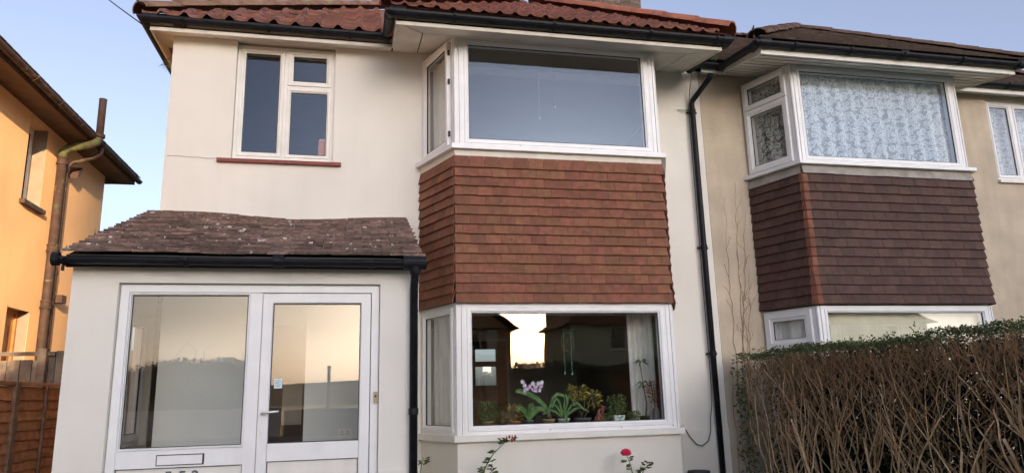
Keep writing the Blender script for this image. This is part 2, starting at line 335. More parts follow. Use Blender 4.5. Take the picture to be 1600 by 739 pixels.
# meshes for pieces
def plain_tile(w, h, t, mat, name):          # u centred, v from 0 (bottom edge) to h, thickness t, slightly rounded lower edge
    b = MB(); x = w/2
    b.add([(-x,0,0),(x,0,0),(x,h,0),(-x,h,0),(-x,.004,t),(x,.004,t),(x,h,t*.5),(-x,h,t*.5),(-x,0,t*.7),(x,0,t*.7)],
          [(3,2,1,0),(0,1,9,8),(8,9,5,4),(4,5,6,7),(1,2,6,5,9),(2,3,7,6),(3,0,8,4,7)])
    return b.mesh(name, M[mat])
def pan_tile(w, h, t, mat, name, roll=.045):
    prof = [(-.5,.012),(-.42,.0),(-.1,-.004),(.12,.0),(.2,roll*.55),(.28,roll*.95),(.36,roll),(.43,roll*.75),(.5,.012)]
    b = MB(); n = len(prof)
    vs = [(u*w, 0, z+t) for u, z in prof]+[(u*w, h, z+t*.3) for u, z in prof]+[(u*w, 0, z-.004) for u, z in prof]
    fs = [(i, i+1, n+i+1, n+i) for i in range(n-1)]+[(2*n+i, 2*n+i+1, i+1, i) for i in range(n-1)]
    return b.add(vs, fs).mesh(name, M[mat])
def hip_run(p0, p1, n, r, mat, parent, name='hip_tile', flat=False):
    """overlapping half-round tiles laid along a hip or ridge"""
    p0, p1 = V3(p0), V3(p1); d = (p1-p0).normalized(); L = (p1-p0).length/n
    b = MB(); seg = 9; prof = [(math.cos(math.pi*i/seg), math.sin(math.pi*i/seg)) for i in range(seg+1)]
    vs = []
    for y, k in ((0, 1.0), (L*1.12, .9)):
        vs += [(r*k*c, y, r*k*.72*s_) for c, s_ in prof]
    for y, k in ((0, .86),): vs += [(r*k*c, y, r*k*.72*s_-.002) for c, s_ in prof]
    m = seg+1
    fs = [(i, m+i, m+i+1, i+1) for i in range(seg)] + [(i, i+1, 2*m+i+1, 2*m+i) for i in range(seg)]
    me = b.add(vs, fs).mesh(name, M[mat], True)
    x = d.cross(Z).normalized(); z = x.cross(d)
    for i in range(n):
        piece(name, me, frame_m(p0+d*L*i+z*rnd(-.006,.006), x, d, z), parent)
def hip_iron(p, d, label, s=1.0):
    p = V3(p); d = V3(d).normalized(); pts = [p, p+d*.10*s+Z*.02*s]
    c = p + d*.10*s + Z*.065*s
    for i in range(10):
        a = -math.pi/2 + i*.62; rr = .045*s*(1-i*.045); pts.append(c + d*math.cos(a)*rr + Z*math.sin(a)*rr)
    tag(MB().tube(pts, .009*s, 6).build('hip_iron', 'iron', None, True), label, 'hip iron')

# ================================================================== the white house
H = thing('semi_detached_house', (1.1, 2.8, 0), 'cream white rendered house with red tile-hung bay and glazed porch', 'house')
XL, XR, DEP = -2.10, 4.338, 5.6
B = dict(lw=.70, l=1.0, r=3.388, rw=3.70, y=-.72)
P0 = Plane((0, 0), (1, 0))
# --- walls
w = MB()
front_open = [(-1.416, -.316, 3.965, 5.40), (.80, 3.60, 4.0, 5.28), (.80, 3.60, .95, 2.24), (-.98, -.36, .15, 2.12)]
for a0, a1, z0, z1 in cells(front_open, XL, XR, 0, 5.44): w.box(a0, a1, 0, .22, z0, z1)
w.box(XL, XL+.22, .22, DEP, 0, 5.44); 
for a0, a1, z0, z1 in cells([(2.05, 2.85, .15, 2.35)], XL, XR, 0, 5.44): w.box(a0, a1, DEP, DEP+.2, z0, z1)
w.box(XR-.11, XR, .22, DEP, 0, 5.44)
w.build('wall', 'render', H)
MB().box(B['rw'], XR-.002, -.016, 0, 0, .875).build('plinth', 'render', H)
# crack in the render
ck = [(-2.07,3.975),(-1.98,3.978),(-1.9,3.974),(-1.82,3.968),(-1.75,3.972),(-1.66,3.962),(-1.58,3.967),(-1.545,3.975)]
b = MB()
for (x0, z0), (x1, z1) in zip(ck[:-1], ck[1:]): b.add([(x0,-.0025,z0-.004),(x1,-.0025,z1-.004),(x1,-.0025,z1+.003),(x0,-.0025,z0+.003)], [(0,1,2,3)])
b.build('crack', 'crack', H)
# --- inside surfaces
r = MB()
r.box(.50, .56, .23, DEP-.005, .2, 2.55).box(.50, .56, .23, DEP-.005, 2.85, 5.3).box(XR-.118, XR-.112, .23, DEP-.005, .2, 5.3)
r.box(.56, XR-.12, 3.6, 3.66, 2.86, 5.3).box(XL+.222, .5, 3.3, 3.36, .2, 5.3)
r.build('inner_wall', 'roomwall', H)
f_ = MB(); f_.box(XL+.22, XR-.12, .22, DEP, .12, .19); f_.box(XL+.22, XR-.12, .22, DEP, 2.56, 2.84).build('inner_floor', 'roomfloor', H)
MB().box(XL+.22, XR-.12, .22, DEP, 5.31, 5.34).prism([(.80,.219),(1.06,-.64),(3.33,-.64),(3.60,.219)], 5.287, 5.30).build('inner_ceiling', 'roomwall', H)
bayp = [(B['lw'], 0.0), (B['l'], B['y']), (B['r'], B['y']), (B['rw'], 0.0)]
def inset(poly, d): # shrink the bay outline (front three sides) inwards
    return [(poly[0][0]+d*1.1, poly[0][1]), (poly[1][0]+d*.65, poly[1][1]+d), (poly[2][0]-d*.65, poly[2][1]+d), (poly[3][0]-d*1.1, poly[3][1])]
# --- bay solid parts
MB().prism(bayp, 0, .885).build('bay_wall', 'render', H)
bo = MB(); bo.prism(inset(bayp, .03), 2.26, 3.94); bo.build('bay_core', 'roomwall', H)
# sills (out over the bay outline)
def bay_sill(bp, z0, z1, o, mat, H_, name='sill'):
    q = inset(bp, -o); MB().prism([(q[0][0], -.004), q[1], q[2], (q[3][0], -.004)], z0, z1).build(name, mat, H_)
bay_sill(bayp, .885, .947, .055, 'upvc_old', H)
bay_sill(bayp, 3.945, 3.998, .065, 'upvc', H)
bay_sill(bayp, 3.84, 3.943, .012, 'trim', H, 'apron_board')
MB().prism(inset(bayp, .06), .948, .985).build('window_board', 'upvc_old', H)

def bay_planes(b):
    return (Plane((b['lw'], 0), (b['l'], b['y'])), Plane((b['l'], b['y']), (b['r'], b['y'])), Plane((b['r'], b['y']), (b['rw'], 0)))
PL, PF, PR = bay_planes(B)
def bay_window(H_, planes, z0, z1, fw, post, mat, gm_front='glass', cheek=('sash',), label=None):
    pl, pf, pr = planes
    # front light
    wn_ = MB().ring(pf, post, pf.len-post, z0, z1, [(0,-.09),(0,0),(.03,0),(.03,-.09)]).build('bay_window', mat, H_)
    glazed(pf, post+.0305, pf.len-post-.0305, z0+.0305 if z0 > 3 else z0+.0305, z1-.0305, fw, -.085, .006, wn_, mat, gm_front)
    # fluted corner posts
    for pair in (((pf, 0), (pl, pl.len-.05)), ((pf, pf.len-post), (pr, 0))):
        cp_ = MB()
        for P_, s0 in pair:
            wd = post if P_ is pf else .05
            for k in range(3):
                a = s0 + wd*k/3; cp_.obox(P_, a+.002, a+wd/3-.002, z0, z1, -.06, .004 if k != 1 else -.004)
        cp_.build('corner_post', mat, wn_)
    # cheeks
    for P_, a0, a1 in ((pl, .012, pl.len-.052), (pr, .052, pr.len-.012)):
        MB().ring(P_, a0, a1, z0, z1, [(0,-.08),(0,0),(.025,0),(.025,-.08)]).build('cheek_frame', mat, wn_)
        if P_ is pl and 'two' in cheek:
            zt = z0+(z1-z0)*(.69 if z0 > 3 else .64); fwd = .075 if z0 > 3 else .11
            glazed(P_, a0+.026, a1-.026, zt+.004, z1-.026, fwd, -.07, .026, wn_, mat, 'glass_plain')
            glazed(P_, a0+.026, a1-.026, z0+.026, zt-.004, .085, -.07, .026, wn_, mat, 'glass_plain')
        elif P_ is pl and 'small' in cheek:
            glazed(P_, a0+.026, a1-.026, z0+.026, z1-.026, .095, -.07, .026, wn_, mat, 'glass_plain')
        elif P_ is pl and 'ajar' in cheek:
            ang = R(4.0)                    # hinged beside the corner post, standing a little open
            hp = P_.p(a1-.045, 0, .012); U = Matrix.Rotation(-ang, 3, 'Z') @ P_.U
            Q = Plane((0,0),(1,0)); Q.U = U; Q.N = Vector((U.y,-U.x,0)); Q.O = Vector((hp.x,hp.y,0)) - U*(a1-a0-.065); Q.len = a1-a0-.065
            glazed(Q, 0, Q.len, z0+.02, z1-.03, .07, -.03, .03, wn_, mat, 'glass_plain')
            hb = MB()
            for zz in (z0+.12, z1-.2, z1-.55): hb.obox(Q, Q.len-.004, Q.len+.022, zz, zz+.06, .0, .02)
            hb.build('hinge', 'black', wn_)
        else:
            glazed(P_, a0+.026, a1-.026, z0+.026, z1-.026, .06, -.07, .012, wn_, mat, 'glass_plain')
    return wn_
up_w = bay_window(H, (PL, PF, PR), 3.998, 5.285, .055, .075, 'upvc', 'glass_up', cheek=('ajar',))
lo_w = bay_window(H, (PL, PF, PR), .947, 2.255, .055, .075, 'upvc', 'glass_low', cheek=('sash',))
sm = MB()
for x, z in ((1.72, 4.018), (2.55, 4.018), (1.95, .968), (2.72, .968), (3.3, .968)): sm.obox(PF, x-1.0, x-.985, z, z+.006, .006, .008)
sm.build('drain_slot', 'black', lo_w)
# lead bead between tiles and window head
MB().prism(inset(bayp, -.004), 2.256, 2.275).build('head_bead', 'upvc_old', H)

# --- tile hanging
def hang(name, H_, planes, z0, z1, rows, mat, tw=.165, front_lim=None, corner=None, cheeks_right_stuff=True):
    base = MB().prism(inset([(planes[0].O.x,0),(planes[1].O.x,planes[1].O.y),(planes[2].O.x,planes[2].O.y),(planes[2].p(planes[2].len,0).x,0)], .012), z0+.02, z1).build(name, 'black', H_)
    g = (z1-z0)/rows; h = g+.05; t = .013
    me = plain_tile(tw-.0025, h, t, mat, 'hanging_tile')
    sm_ = MB()
    for P_ in planes:
        kick = .026
        for i in range(rows):
            zb = z0+g*i; bell = max(0, (3-i))*.006
            off = (i % 2)*tw*.5 + (0 if P_ is planes[1] else .05)
            e = .012; u = -e - ((tw-off) % tw if off else 0)
            while u < P_.len+e-.02:
                ua, ub = max(u, -e), min(u+tw, P_.len+e)
                if P_ is planes[0]: ua = max(ua, .0)
                if P_ is planes[2]: ub = min(ub, P_.len)
                u += tw
                if ub-ua < .02: continue
                lean = rnd(.92, 1.08)*kick
                o = P_.p((ua+ub)/2, zb+rnd(-.0025,.0025), .002+lean+bell); top = P_.p((ua+ub)/2, zb+h, .001+bell*.6)
                y = (top-o).normalized(); x = (P_.U + Z*rnd(-.006,.006)); x = (x - y*x.dot(y)).normalized(); z = x.cross(y)
                if z.dot(P_.N) < 0: z = -z
                sc_ = (ub-ua-.0025)/(tw-.0025)
                mw = frame_m(o, x*sc_, y, z)
                if P_ is planes[2] and cheeks_right_stuff:
                    k = [mw @ Vector(v.co) for v in me.vertices]; sm_.add(k, [tuple(p.vertices) for p in me.polygons])
                else: piece('hanging_tile', me, mw, base)
    if sm_.v: tag(sm_.build('tile_cheek', mat, base), None, kind='stuff')
    if corner:
        P_ = planes[1]; q = planes[0]
        cw = .055
        for i in range(rows):
            zb = z0+g*i; bell = max(0, (3-i))*.006; c = MB()
            a = [P_.p(cw,zb-.002,.045+bell), P_.p(-.012,zb-.002,.046+bell), q.p(q.len-cw*.3,zb-.002,.045+bell)]
            bb = [P_.p(cw,zb+g+.02,.02+bell), P_.p(-.005,zb+g+.02,.021+bell), q.p(q.len-cw*.3,zb+g+.02,.02+bell)]
            c.add(a+bb+[P_.p(cw,zb,.01),P_.p(0,zb,.01),q.p(q.len-cw*.3,zb,.01)], [(1,0,3,4),(2,1,4,5),(0,1,7,6),(1,2,8,7)])
            c.build('corner_tile', corner, base)
    return base
hang('tile_cladding', H, (PL, PF, PR), 2.268, 3.848, 15, 'htile')

# --- left upstairs window
wz0, wz1 = 3.99, 5.375
W1 = MB().ring(P0, -1.412, -.320, wz0, wz1, [(0,-.14),(0,-.06),(.035,-.06),(.035,-.14)])
W1.obox(P0, -.888, -.852, wz0+.035, wz1-.035, -.14, -.058); W1.obox(P0, -.852, -.355, 4.875, 4.905, -.14, -.059)
W1 = W1.build('window', 'upvc_old', H)
glazed(P0, -1.376, -.889, wz0+.036, wz1-.036, .055, -.13, -.052, W1, 'upvc_old', 'glass_up')
glazed(P0, -.851, -.356, 4.906, wz1-.036, .062, -.13, -.045, W1, 'upvc_old', 'glass_up')
glazed(P0, -.851, -.356, wz0+.036, 4.874, .045, -.13, -.052, W1, 'upvc_old', 'glass_up')
MB().box(-1.555, -.218, -.05, .13, 3.925, 3.962).build('sill', 'sill_red', H)
b = MB().box(-1.555, -.218, -.0505, -.048, 3.927, 3.934)

# --- porch
PX0, PX1, PY = -2.146, .50, -2.05
PP = Plane((0, PY), (1, PY))
p = MB()
p.box(PX0, -1.815, PY, PY+.2, 0, 2.40).box(.182, PX1, PY, PY+.2, 0, 2.40).box(-1.815, .182, PY, PY+.2, 2.262, 2.40)
PSL = Plane((PX0, 0), (PX0, PY))
for a0, a1, z0, z1 in cells([(-1.55, -.35, .95, 2.17)], PY+.2, 0, 0, 2.40): p.box(PX0, PX0+.18, a0, a1, z0, z1)
p.box(PX1-.18, PX1, PY+.2, 0, 0, 2.40)
p.build('porch_wall', 'porch_render', H)
MB().box(.19, PX1+.012, PY-.014, PY, 0, .785).build('porch_plinth', 'porch_render', H)
MB().box(PX0+.18, PX1-.18, PY+.2, -.002, .05, .15).build('porch_floor', 'inner_white', H)
MB().box(PX0+.002, PX1-.002, PY+.01, -.002, 2.401, 2.43).build('porch_ceiling', 'inner_white', H)
MB().box(PX0+.183, PX0+.19, -.33, -.02, .2, 2.39).build('porch_inner_brick', 'brick', H)
PS = Plane((PX0+.09, 0), (PX0+.09, -2)); PS.N = Vector((1,0,0))
ws = MB().ring(PS, .36, 1.54, .96, 2.16, [(0,-.04),(0,.03),(.05,.03),(.05,-.04)]).build('porch_side_window', 'upvc', H)
glazed(PS, .411, .93, 1.011, 2.109, .055, -.035, .045, ws, 'upvc', 'glass_plain'); glazed(PS, .931, 1.489, 1.011, 2.109, .055, -.035, .045, ws, 'upvc', 'glass_plain')
# front screen: outer frame + mullion + fixed light with lower panel
n1 = -.045
sc_ = MB().ring(PP, -1.81, .178, .15, 2.257, [(0,n1-.07),(0,n1-.004),(.004,n1),(.062,n1),(.066,n1-.01),(.066,n1-.07)])
sc_.obox(PP, -.845, -.752, .216, 2.190, n1-.069, n1-.001)
scr = sc_.build('porch_screen', 'upvc', H)
MB().obox(PP, -1.743, -.846, .866, .992, n1-.065, n1-.006).build('transom', 'upvc', scr)
glazed(PP, -1.743, -.846, .993, 2.190, .019, n1-.06, n1-.004, scr, 'upvc', 'glass_porch')
MB().obox(PP, -1.738, -.851, .222, .860, n1-.05, n1-.026).build('lower_panel', 'upvc_old', scr)
MB().ring(PP, -1.743, -.846, .217, .865, [(0,n1-.05),(0,n1-.0145),(.005,n1-.0145),(.005,n1-.05)]).build('panel_gasket', 'black', scr)
MB().obox(PP, -1.462, -1.122, .880, .960, n1-.006, n1-.002).build('letterbox_surround', 'black', scr)
MB().obox(PP, -1.453, -1.134, .887, .953, n1-.002, n1+.008).build('letterbox_flap', 'upvc', scr)
for ch, x in (('5', -1.40), ('5', -1.302), ('2', -1.21)):
    cu = bpy.data.curves.new('number', 'FONT'); cu.body = ch; cu.size = .115; cu.extrude = .003; cu.offset = .002
    tmp = bpy.data.objects.new('number', cu); col.objects.link(tmp)
    dg = bpy.context.evaluated_depsgraph_get(); me = bpy.data.meshes.new_from_object(tmp.evaluated_get(dg)); bpy.data.objects.remove(tmp)
    me.materials.clear(); me.materials.append(M['digit'])
    piece('number', me, frame_m(Vector((x, PY-n1+.022, .757)), Vector((1,0,0)), Z, Vector((0,-1,0))), scr)
# door leaf
dn = n1+.012
D = MB().ring(PP, -.748, .108, .22, 2.186, [(0,dn-.06),(0,dn-.005),(.005,dn),(.074,dn),(.082,dn-.012),(.082,dn-.06)])
D = D.obox(PP, -.666, .026, .880, 1.012, dn-.06, dn-.003).build('porch_door', 'upvc', H)
MB().ring(PP, -.666, .026, 1.012, 2.104, [(0,dn-.04),(0,dn-.013),(.006,dn-.013),(.006,dn-.04)]).build('gasket', 'black', D)
MB().obox(PP, -.661, .021, 1.017, 2.099, dn-.03, dn-.024).build('pane', 'glass_porch', D)
MB().ring(PP, -.666, .026, .302, .880, [(0,dn-.04),(0,dn-.013),(.006,dn-.013),(.006,dn-.04)]).build('gasket', 'black', D)
MB().obox(PP, -.661, .021, .307, .875, dn-.05, dn-.022).build('lower_panel', 'upvc_old', D)
MB().ring(PP, -.7505, .1105, .2175, 2.1885, [(0,n1-.03),(0,n1-.002),(.0025,n1-.002),(.0025,n1-.03)]).build('door_gap', 'black', D)
hp = MB().obox(PP, -.724, -.697, 1.035, 1.285, dn, dn+.009); hp.build('handle_plate', 'upvc', D)
MB().tube([PP.p(-.71,1.245,dn+.009), PP.p(-.71,1.245,dn+.045), PP.p(-.69,1.247,dn+.055), PP.p(-.63,1.252,dn+.055), PP.p(-.585,1.255,dn+.05)], [.011,.011,.011,.010,.009], 8).build('handle', 'metal', D, True)
MB().tube([PP.p(-.711,1.10,dn+.008), PP.p(-.711,1.10,dn+.018)], .011, 10).build('keyhole', 'metal', D)
MB().obox(PP, -.636, -.575, 1.432, 1.508, dn-.0236, dn-.0226).build('notice', 'card', D)
b = MB()
for k, l in enumerate((.04, .045, .03, .042, .035)): b.obox(PP, -.628, -.628+l, 1.490-k*.011, 1.494-k*.011, dn-.0225, dn-.0222)
b.build('notice_print', 'ink', D)
be = MB().obox(PP, .141, .174, 1.300, 1.388, n1, n1+.022).build('doorbell', 'bell', scr)
MB().tube([PP.p(.157,1.352,n1+.022), PP.p(.157,1.352,n1+.027)], .009, 12).build('bell_button', 'dark_door', scr)
MB().box(-1.72, -.78, -1.12, -1.05, .15, 2.40).build('added_porch_partition', 'inner_white', H); MB().box(-.46, .318, -1.12, -1.05, .15, 2.40).build('added_porch_partition', 'inner_white', H)  # wall faces added close behind the glass so they catch more daylight
# inside of the porch: inner front door and socket
idr = MB().box(-.98, -.36, .06, .11, .15, 2.12).build('inner_door', 'dark_door', H)
MB().box(-.76, -.56, .05, .0595, 1.08, 1.52).build('door_light', 'net', idr); MB().box(-.90, -.44, .048, .0595, .35, .85).build('door_panel', 'dark_door', idr)
b = MB().ring(P0, -1.04, -.30, .15, 2.18, [(0,0.0),(0,.03),(.055,.03),(.055,0)]).build('architrave', 'upvc_old', idr)
so = MB().box(-.15, -.03, -1.132, -1.1205, .98, 1.07).build('wall_socket', 'upvc_old', H)
b = MB()
for x in (-.13, -.08):
    b.box(x+.010, x+.016, -1.1335, -1.132, 1.035, 1.05).box(x, x+.006, -1.1335, -1.132, 1.015, 1.025).box(x+.02, x+.026, -1.1335, -1.132, 1.015, 1.025)
b.build('socket_hole', 'black', so)

# porch roof: sagging plain tiles
RY0, RZ0, RZ1 = -2.20, 2.455, 3.325
def sag(x, t): return -.045*math.exp(-((x+.5)/.75)**2)*t**.8 + .012*math.sin(x*3.1+1)*(.3+.7*t)
px0, px1 = -2.20, .535
rb = MB(); NX = 24
for j in range(7):
    for i in range(NX):
        def q(i_, j_):
            x = px0+.03+(px1-px0-.06)*i_/NX; t = j_/7; return (x, RY0+.03+(-RY0-.034)*t, RZ0+(RZ1-RZ0)*t+sag(x,t)-.012)
        rb.add([q(i,j),q(i+1,j),q(i+1,j+1),q(i,j+1)], [(0,1,2,3)])
prf = rb.build('porch_roof', 'black', H)
MB().box(PX0-.02, PX1+.012, RY0+.05, RY0+.075, 2.365, 2.462).build('porch_fascia', 'black', H)
rows, tw = 20, .165
sl = Vector((0, -RY0, RZ1-RZ0)); SL = sl.length; sy = sl.normalized(); g = SL/rows
tme = plain_tile(tw-.004, g*1.6, .019, 'ptile', 'roof_tile'); stf = MB()
for i in range(rows):
    t = i/rows; u = px0 - (tw*.5 if i % 2 else 0)
    while u < px1-.015:
        ua, ub = max(u, px0+rnd(-.012,.012)), min(u+tw, px1+rnd(-.012,.012)); u += tw
        if ub-ua < .03: continue
        xm = (ua+ub)/2; dzdx = (sag(xm+.05,t)-sag(xm-.05,t))/.1
        o = Vector((xm, RY0, RZ0)) + sy*(g*i+rnd(-.006,.006)) + Z*(sag(xm,t)+rnd(0,.006))
        x = Vector((1,0,dzdx+rnd(-.022,.022))).normalized(); lift = Vector((0,0,.0))
        y = (sy - Z*(.10+rnd(-.02,.03))); y = (y - x*y.dot(x)).normalized(); z = x.cross(y)
        mw = frame_m(o + Z*.018, x*((ub-ua-.004)/(tw-.004)), y, z)
        if i >= 17: stf.add([mw @ Vector(v.co) for v in tme.vertices], [tuple(q_.vertices) for q_ in tme.polygons])
        else: piece('roof_tile', tme, mw, prf)
tag(stf.build('upper_tile_courses', 'ptile', prf), None, kind='stuff')
# flashing mortar at the wall
# porch gutter and downpipe
gz, gy = 2.425, -2.21
pg = gutter([(-2.205, gy, gz), (.55, gy, gz)], H, 'gutter', [((x, gy, gz), (0,-1,0)) for x in (-2.15, -1.3, -.62, .1)], r=.05)
MB().tube([(-2.235, gy, gz-.012), (-2.19, gy, gz-.012)], .052, 14).build('stop_end', 'gutter', pg); MB().tube([(.36, gy, gz-.008), (.545, gy, gz-.008)], .058, 16).build('outlet', 'gutter', pg)
MB().tube([(-2.16, gy, gz-.06), (-2.16, gy, gz-.10)], .012, 8).build('gutter_clip', 'gutter', pg)
MB().tube([(-.66, gy, gz-.006), (-.58, gy, gz-.006)], .0535, 14).build('union', 'gutter', pg)
pd = MB().tube([(.457, gy, gz-.03), (.457, gy, gz-.09), (.457, PY-.05, gz-.20), (.457, PY-.05, 0.02)], .034, 14).build('downpipe', 'gutter', H, True)
MB().lathe((.457, gy, gz-.10), [(.04,0),(.044,.02),(.05,.06)], 14).build('collar', 'gutter', pd); MB().lathe((.457, PY-.05, 1.2), [(.04,0),(.04,.05)], 14).build('collar', 'gutter', pd)

# --- eaves: soffit panels, fascias, gutters
SZ = lambda y: 5.40 + .19*y
def sof(pts, H_, mat='soffit', name='soffit_panel', dz=0, parent=None):
    # panel from plan polygon on the sloping soffit plane
    return MB().slab([(x, y, SZ(y)+.012+dz) for x, y in pts], .010).build(name, mat, parent or H_)
FY, BY, BX0, BX1, LX = -.205, -1.07, .335, 4.10, -2.30
so_ = sof([(LX+.012, FY+.012), (BX0-.004, FY+.012), (BX0-.004, -.001), (-2.1, -.001)], H, name='soffit')
sof([(LX+.012, FY+.018), (-2.104, -.001), (-2.104, DEP), (LX+.012, DEP)], H, parent=so_)
d = .30
sof([(BX0+.036, BY+.022), (BX1-.036, BY+.022), (BX1-d-.016, BY+d-.026), (BX0+d+.016, BY+d-.026)], H, parent=so_)
sof([(BX0+.016, BY+.026), (BX0+d+.003, BY+d-.016), (BX0+d+.003, -.001), (BX0+.016, -.001)], H, parent=so_)
sof([(BX1-.016, BY+.026), (BX1-d-.003, BY+d-.016), (BX1-d-.003, -.001), (BX1-.016, -.001)], H, parent=so_)
sof([(BX0+d+.016, BY+d-.012), (BX1-d-.016, BY+d-.012), (BX1-d-.016, -.001), (BX0+d+.016, -.001)], H, parent=so_)
MB().slab([(LX,FY,SZ(FY)+.03),(BX0,FY,SZ(FY)+.03),(BX0,BY,SZ(BY)+.03),(BX1,BY,SZ(BY)+.03),(BX1,.1,SZ(0)+.03),(LX,.1,SZ(0)+.03)], -.02).build('soffit_backing', 'black', H)
def fascia(path, H_, mat='trim', h=.13, t=.02, name='fascia'):
    # path on soffit edge; board outside of the line
    return MB().sweep([(x, y, z) for x, y, z in path], [(-t,-.012),(0,-.012),(0,h),(-t,h)]).build(name, mat, H_)
# travel left to right so "right of travel" is outward (-y)
fascia([(LX, DEP+.2, SZ(FY)), (LX, FY, SZ(FY)), (BX0, FY, SZ(FY))], H)
fascia([(BX0, FY-.001, SZ(FY)), (BX0, BY, SZ(BY)), (BX1, BY, SZ(BY)), (BX1, -.02, SZ(-.05))], H)
G1, G2 = 5.468, 5.30
gl = LX-.062
gu = gutter([(gl, DEP+.3, G1), (gl, FY-.062, G1), (BX0-.085, FY-.062, G1)], H, 'gutter', [((x, FY-.062, G1), (0,-1,0)) for x in (-1.95, -1.05, -.15)])
MB().tube([(gl+.0, FY-.062, G1-.004), (gl+.16, FY-.062, G1-.004)], .060, 14).build('gutter_corner', 'gutter', gu)
gb = gutter([(BX0-.062, FY-.06, G1-.01), (BX0-.062, BY-.062, G2), (BX1+.062, BY-.062, G2), (BX1+.062, -.12, G2+.10)], H, 'gutter', [((x, BY-.062, G2), (0,-1,0)) for x in (.95, 2.05, 3.18, 4.0)])
MB().tube([(BX0-.062, BY-.062, G2-.004), (BX0+.1, BY-.062, G2-.004)], .060, 14).build('gutter_corner', 'gutter', gb)
MB().tube([(BX0-.062, BY+.06, G2+.022), (BX0-.062, BY+.16, G2+.042)], .061, 14).build('union', 'gutter', gb)
MB().tube([(BX0-.062, FY-.05, G1-.012), (BX0-.062, FY-.16, G1-.035)], .061, 14).build('union', 'gutter', gb)
MB().tube([(BX1-.02, BY-.062, G2-.004), (BX1+.066, BY-.062, G2-.004)], .060, 14).build('gutter_corner', 'gutter', gb)
MB().tube([(BX1+.062, BY-.062, G2-.004), (BX1+.062, BY+.06, G2-.004)], .060, 14).build('gutter_corner', 'gutter', gb)
# wire bracket hole plate on the fascia
pbk = MB().obox(Plane((0, FY), (1, FY)), -2.06, -1.93, SZ(FY)+.045, SZ(FY)+.075, .0, .012).build('wire_bracket', 'iron', H)
# downpipe with swan neck
dp = MB().tube([(4.34,-.34,5.26), (4.335,-.32,5.21), (4.20,-.07,4.99), (4.192,-.06,4.94), (4.192,-.06,3.0), (4.192,-.062,.02)], .034, 14).build('downpipe', 'gutter', H, True)
for z in (4.84, 3.05, 1.75, .3):
    c = MB().lathe((4.192,-.06,z), [(.034,-.03),(.041,-.03),(.041,.03),(.034,.03)], 14); c.box(4.12, 4.264, -.03, -.018, z-.012, z+.012); c.build('collar', 'gutter', dp)
b = MB().tube([(4.0,-.02,4.87),(4.15,-.05,4.86)], .005, 5); b.build('pipe_peg', 'gutter', dp)

# --- roofs
ZE = 5.50                                         # eave height of tile underside
E1, E2 = FY-.06, BY-.06                           # eave lines in y
EXL = LX-.06
RYY = 2.8; RZZ = ZE+(RYY-E1)*TAN; hx = EXL+(RYY-E1)
def main_roof(H_, mirror, mat):
    mx = (lambda x: 2*XR-x) if mirror else (lambda x: x)
    b = MB(); fl = (lambda t: t) if not mirror else (lambda t: tuple(reversed(t)))
    A, Bq, C_, Dq = (mx(EXL),E1,ZE), (mx(XR),E1,ZE), (mx(XR),RYY,RZZ), (mx(hx),RYY,RZZ)
    A2, B2 = (mx(EXL),2*RYY-E1,ZE), (mx(XR),2*RYY-E1,ZE)
    b.add([A,Bq,C_,Dq,A2,B2], [fl((0,1,2,3)), fl((4,0,3)), fl((5,4,3,2)), fl((0,4,5,1))])
    return b.build('roof', mat, H_)
rf = main_roof(H, False, 'pantile')
def front_tiles(parent, me, w_, g_, xa, xb, y0, z0, left_hip, right_hip, stop, name='roof_tile', nmax=40):
    sy_ = Vector((0, 1, TAN)).normalized(); nrm = Vector((1,0,0)).cross(sy_)
    for i in range(nmax):
        dy = g_*i*sy_.y; y = y0+dy
        lo = xa + (dy+.02 if left_hip else 0); hi = xb - (dy+.02 if right_hip else 0)
        if y > stop or hi-lo < w_: break
        k0 = math.ceil((lo-xa)/w_-.35); k = k0
        while xa+(k+1)*w_ <= (hi-.01 if right_hip else hi+w_*.3):
            o = Vector((xa+(k+.5)*w_, y, z0+dy*TAN)) + nrm*rnd(.012,.022); k += 1
            x = Vector((1,0,rnd(-.012,.012))).normalized(); yy = (sy_ - nrm*.05 + Vector((rnd(-.01,.01),0,0))); yy = (yy-x*yy.dot(x)).normalized()
            piece(name, me, frame_m(o, x, yy, x.cross(yy)), parent)
pm = pan_tile(.235, .33, .022, 'pantile', 'roof_tile', .042)
front_tiles(rf, pm, .235, .26, EXL, .30, E1-.045, ZE-.03, True, False, 1.9)
hip_run((EXL-.03, E1-.03, ZE+.03), (hx, RYY, RZZ+.05), 11, .14, 'ridge', rf)
hip_run((hx, RYY, RZZ+.01), (XR, RYY, RZZ+.01), 9, .12, 'ridge', rf, 'ridge_tile')
def bay_roof(H_, x0, x1, mat):
    hw = (x1-x0)/2; xm = (x0+x1)/2; za = 5.365; ap = (xm, E2+hw, za+hw*TAN); dl = E1-E2-(ZE-za)/TAN
    b = MB().add([(x0,E2,za),(x1,E2,za),ap,(xm,ap[1]+dl,ap[2]),(x0,E2+dl,za),(x1,E2+dl,za)], [(0,1,2),(0,2,3,4),(1,5,3,2),(0,4,5,1)])
    return b.build('bay_roof', mat, H_), ap, za
ox0, ox1 = BX0-.06, BX1+.10
brf, ap, za = bay_roof(H, ox0, ox1, 'pantile_new')
pm2 = pan_tile(.17, .25, .018, 'pantile_new', 'roof_tile', .026)
front_tiles(brf, pm2, .17, .19, ox0, ox1, E2-.045, za-.03, True, True, 1.2)
UPZ = Vector((0,0,.045)); hip_run(V3((ox1+.01, E2-.01, za))+UPZ, V3(ap)+UPZ, 7, .15, 'ridge_new', brf); hip_run(V3((ox0-.01, E2-.01, za))+UPZ, V3(ap)+UPZ, 7, .15, 'ridge_new', brf)
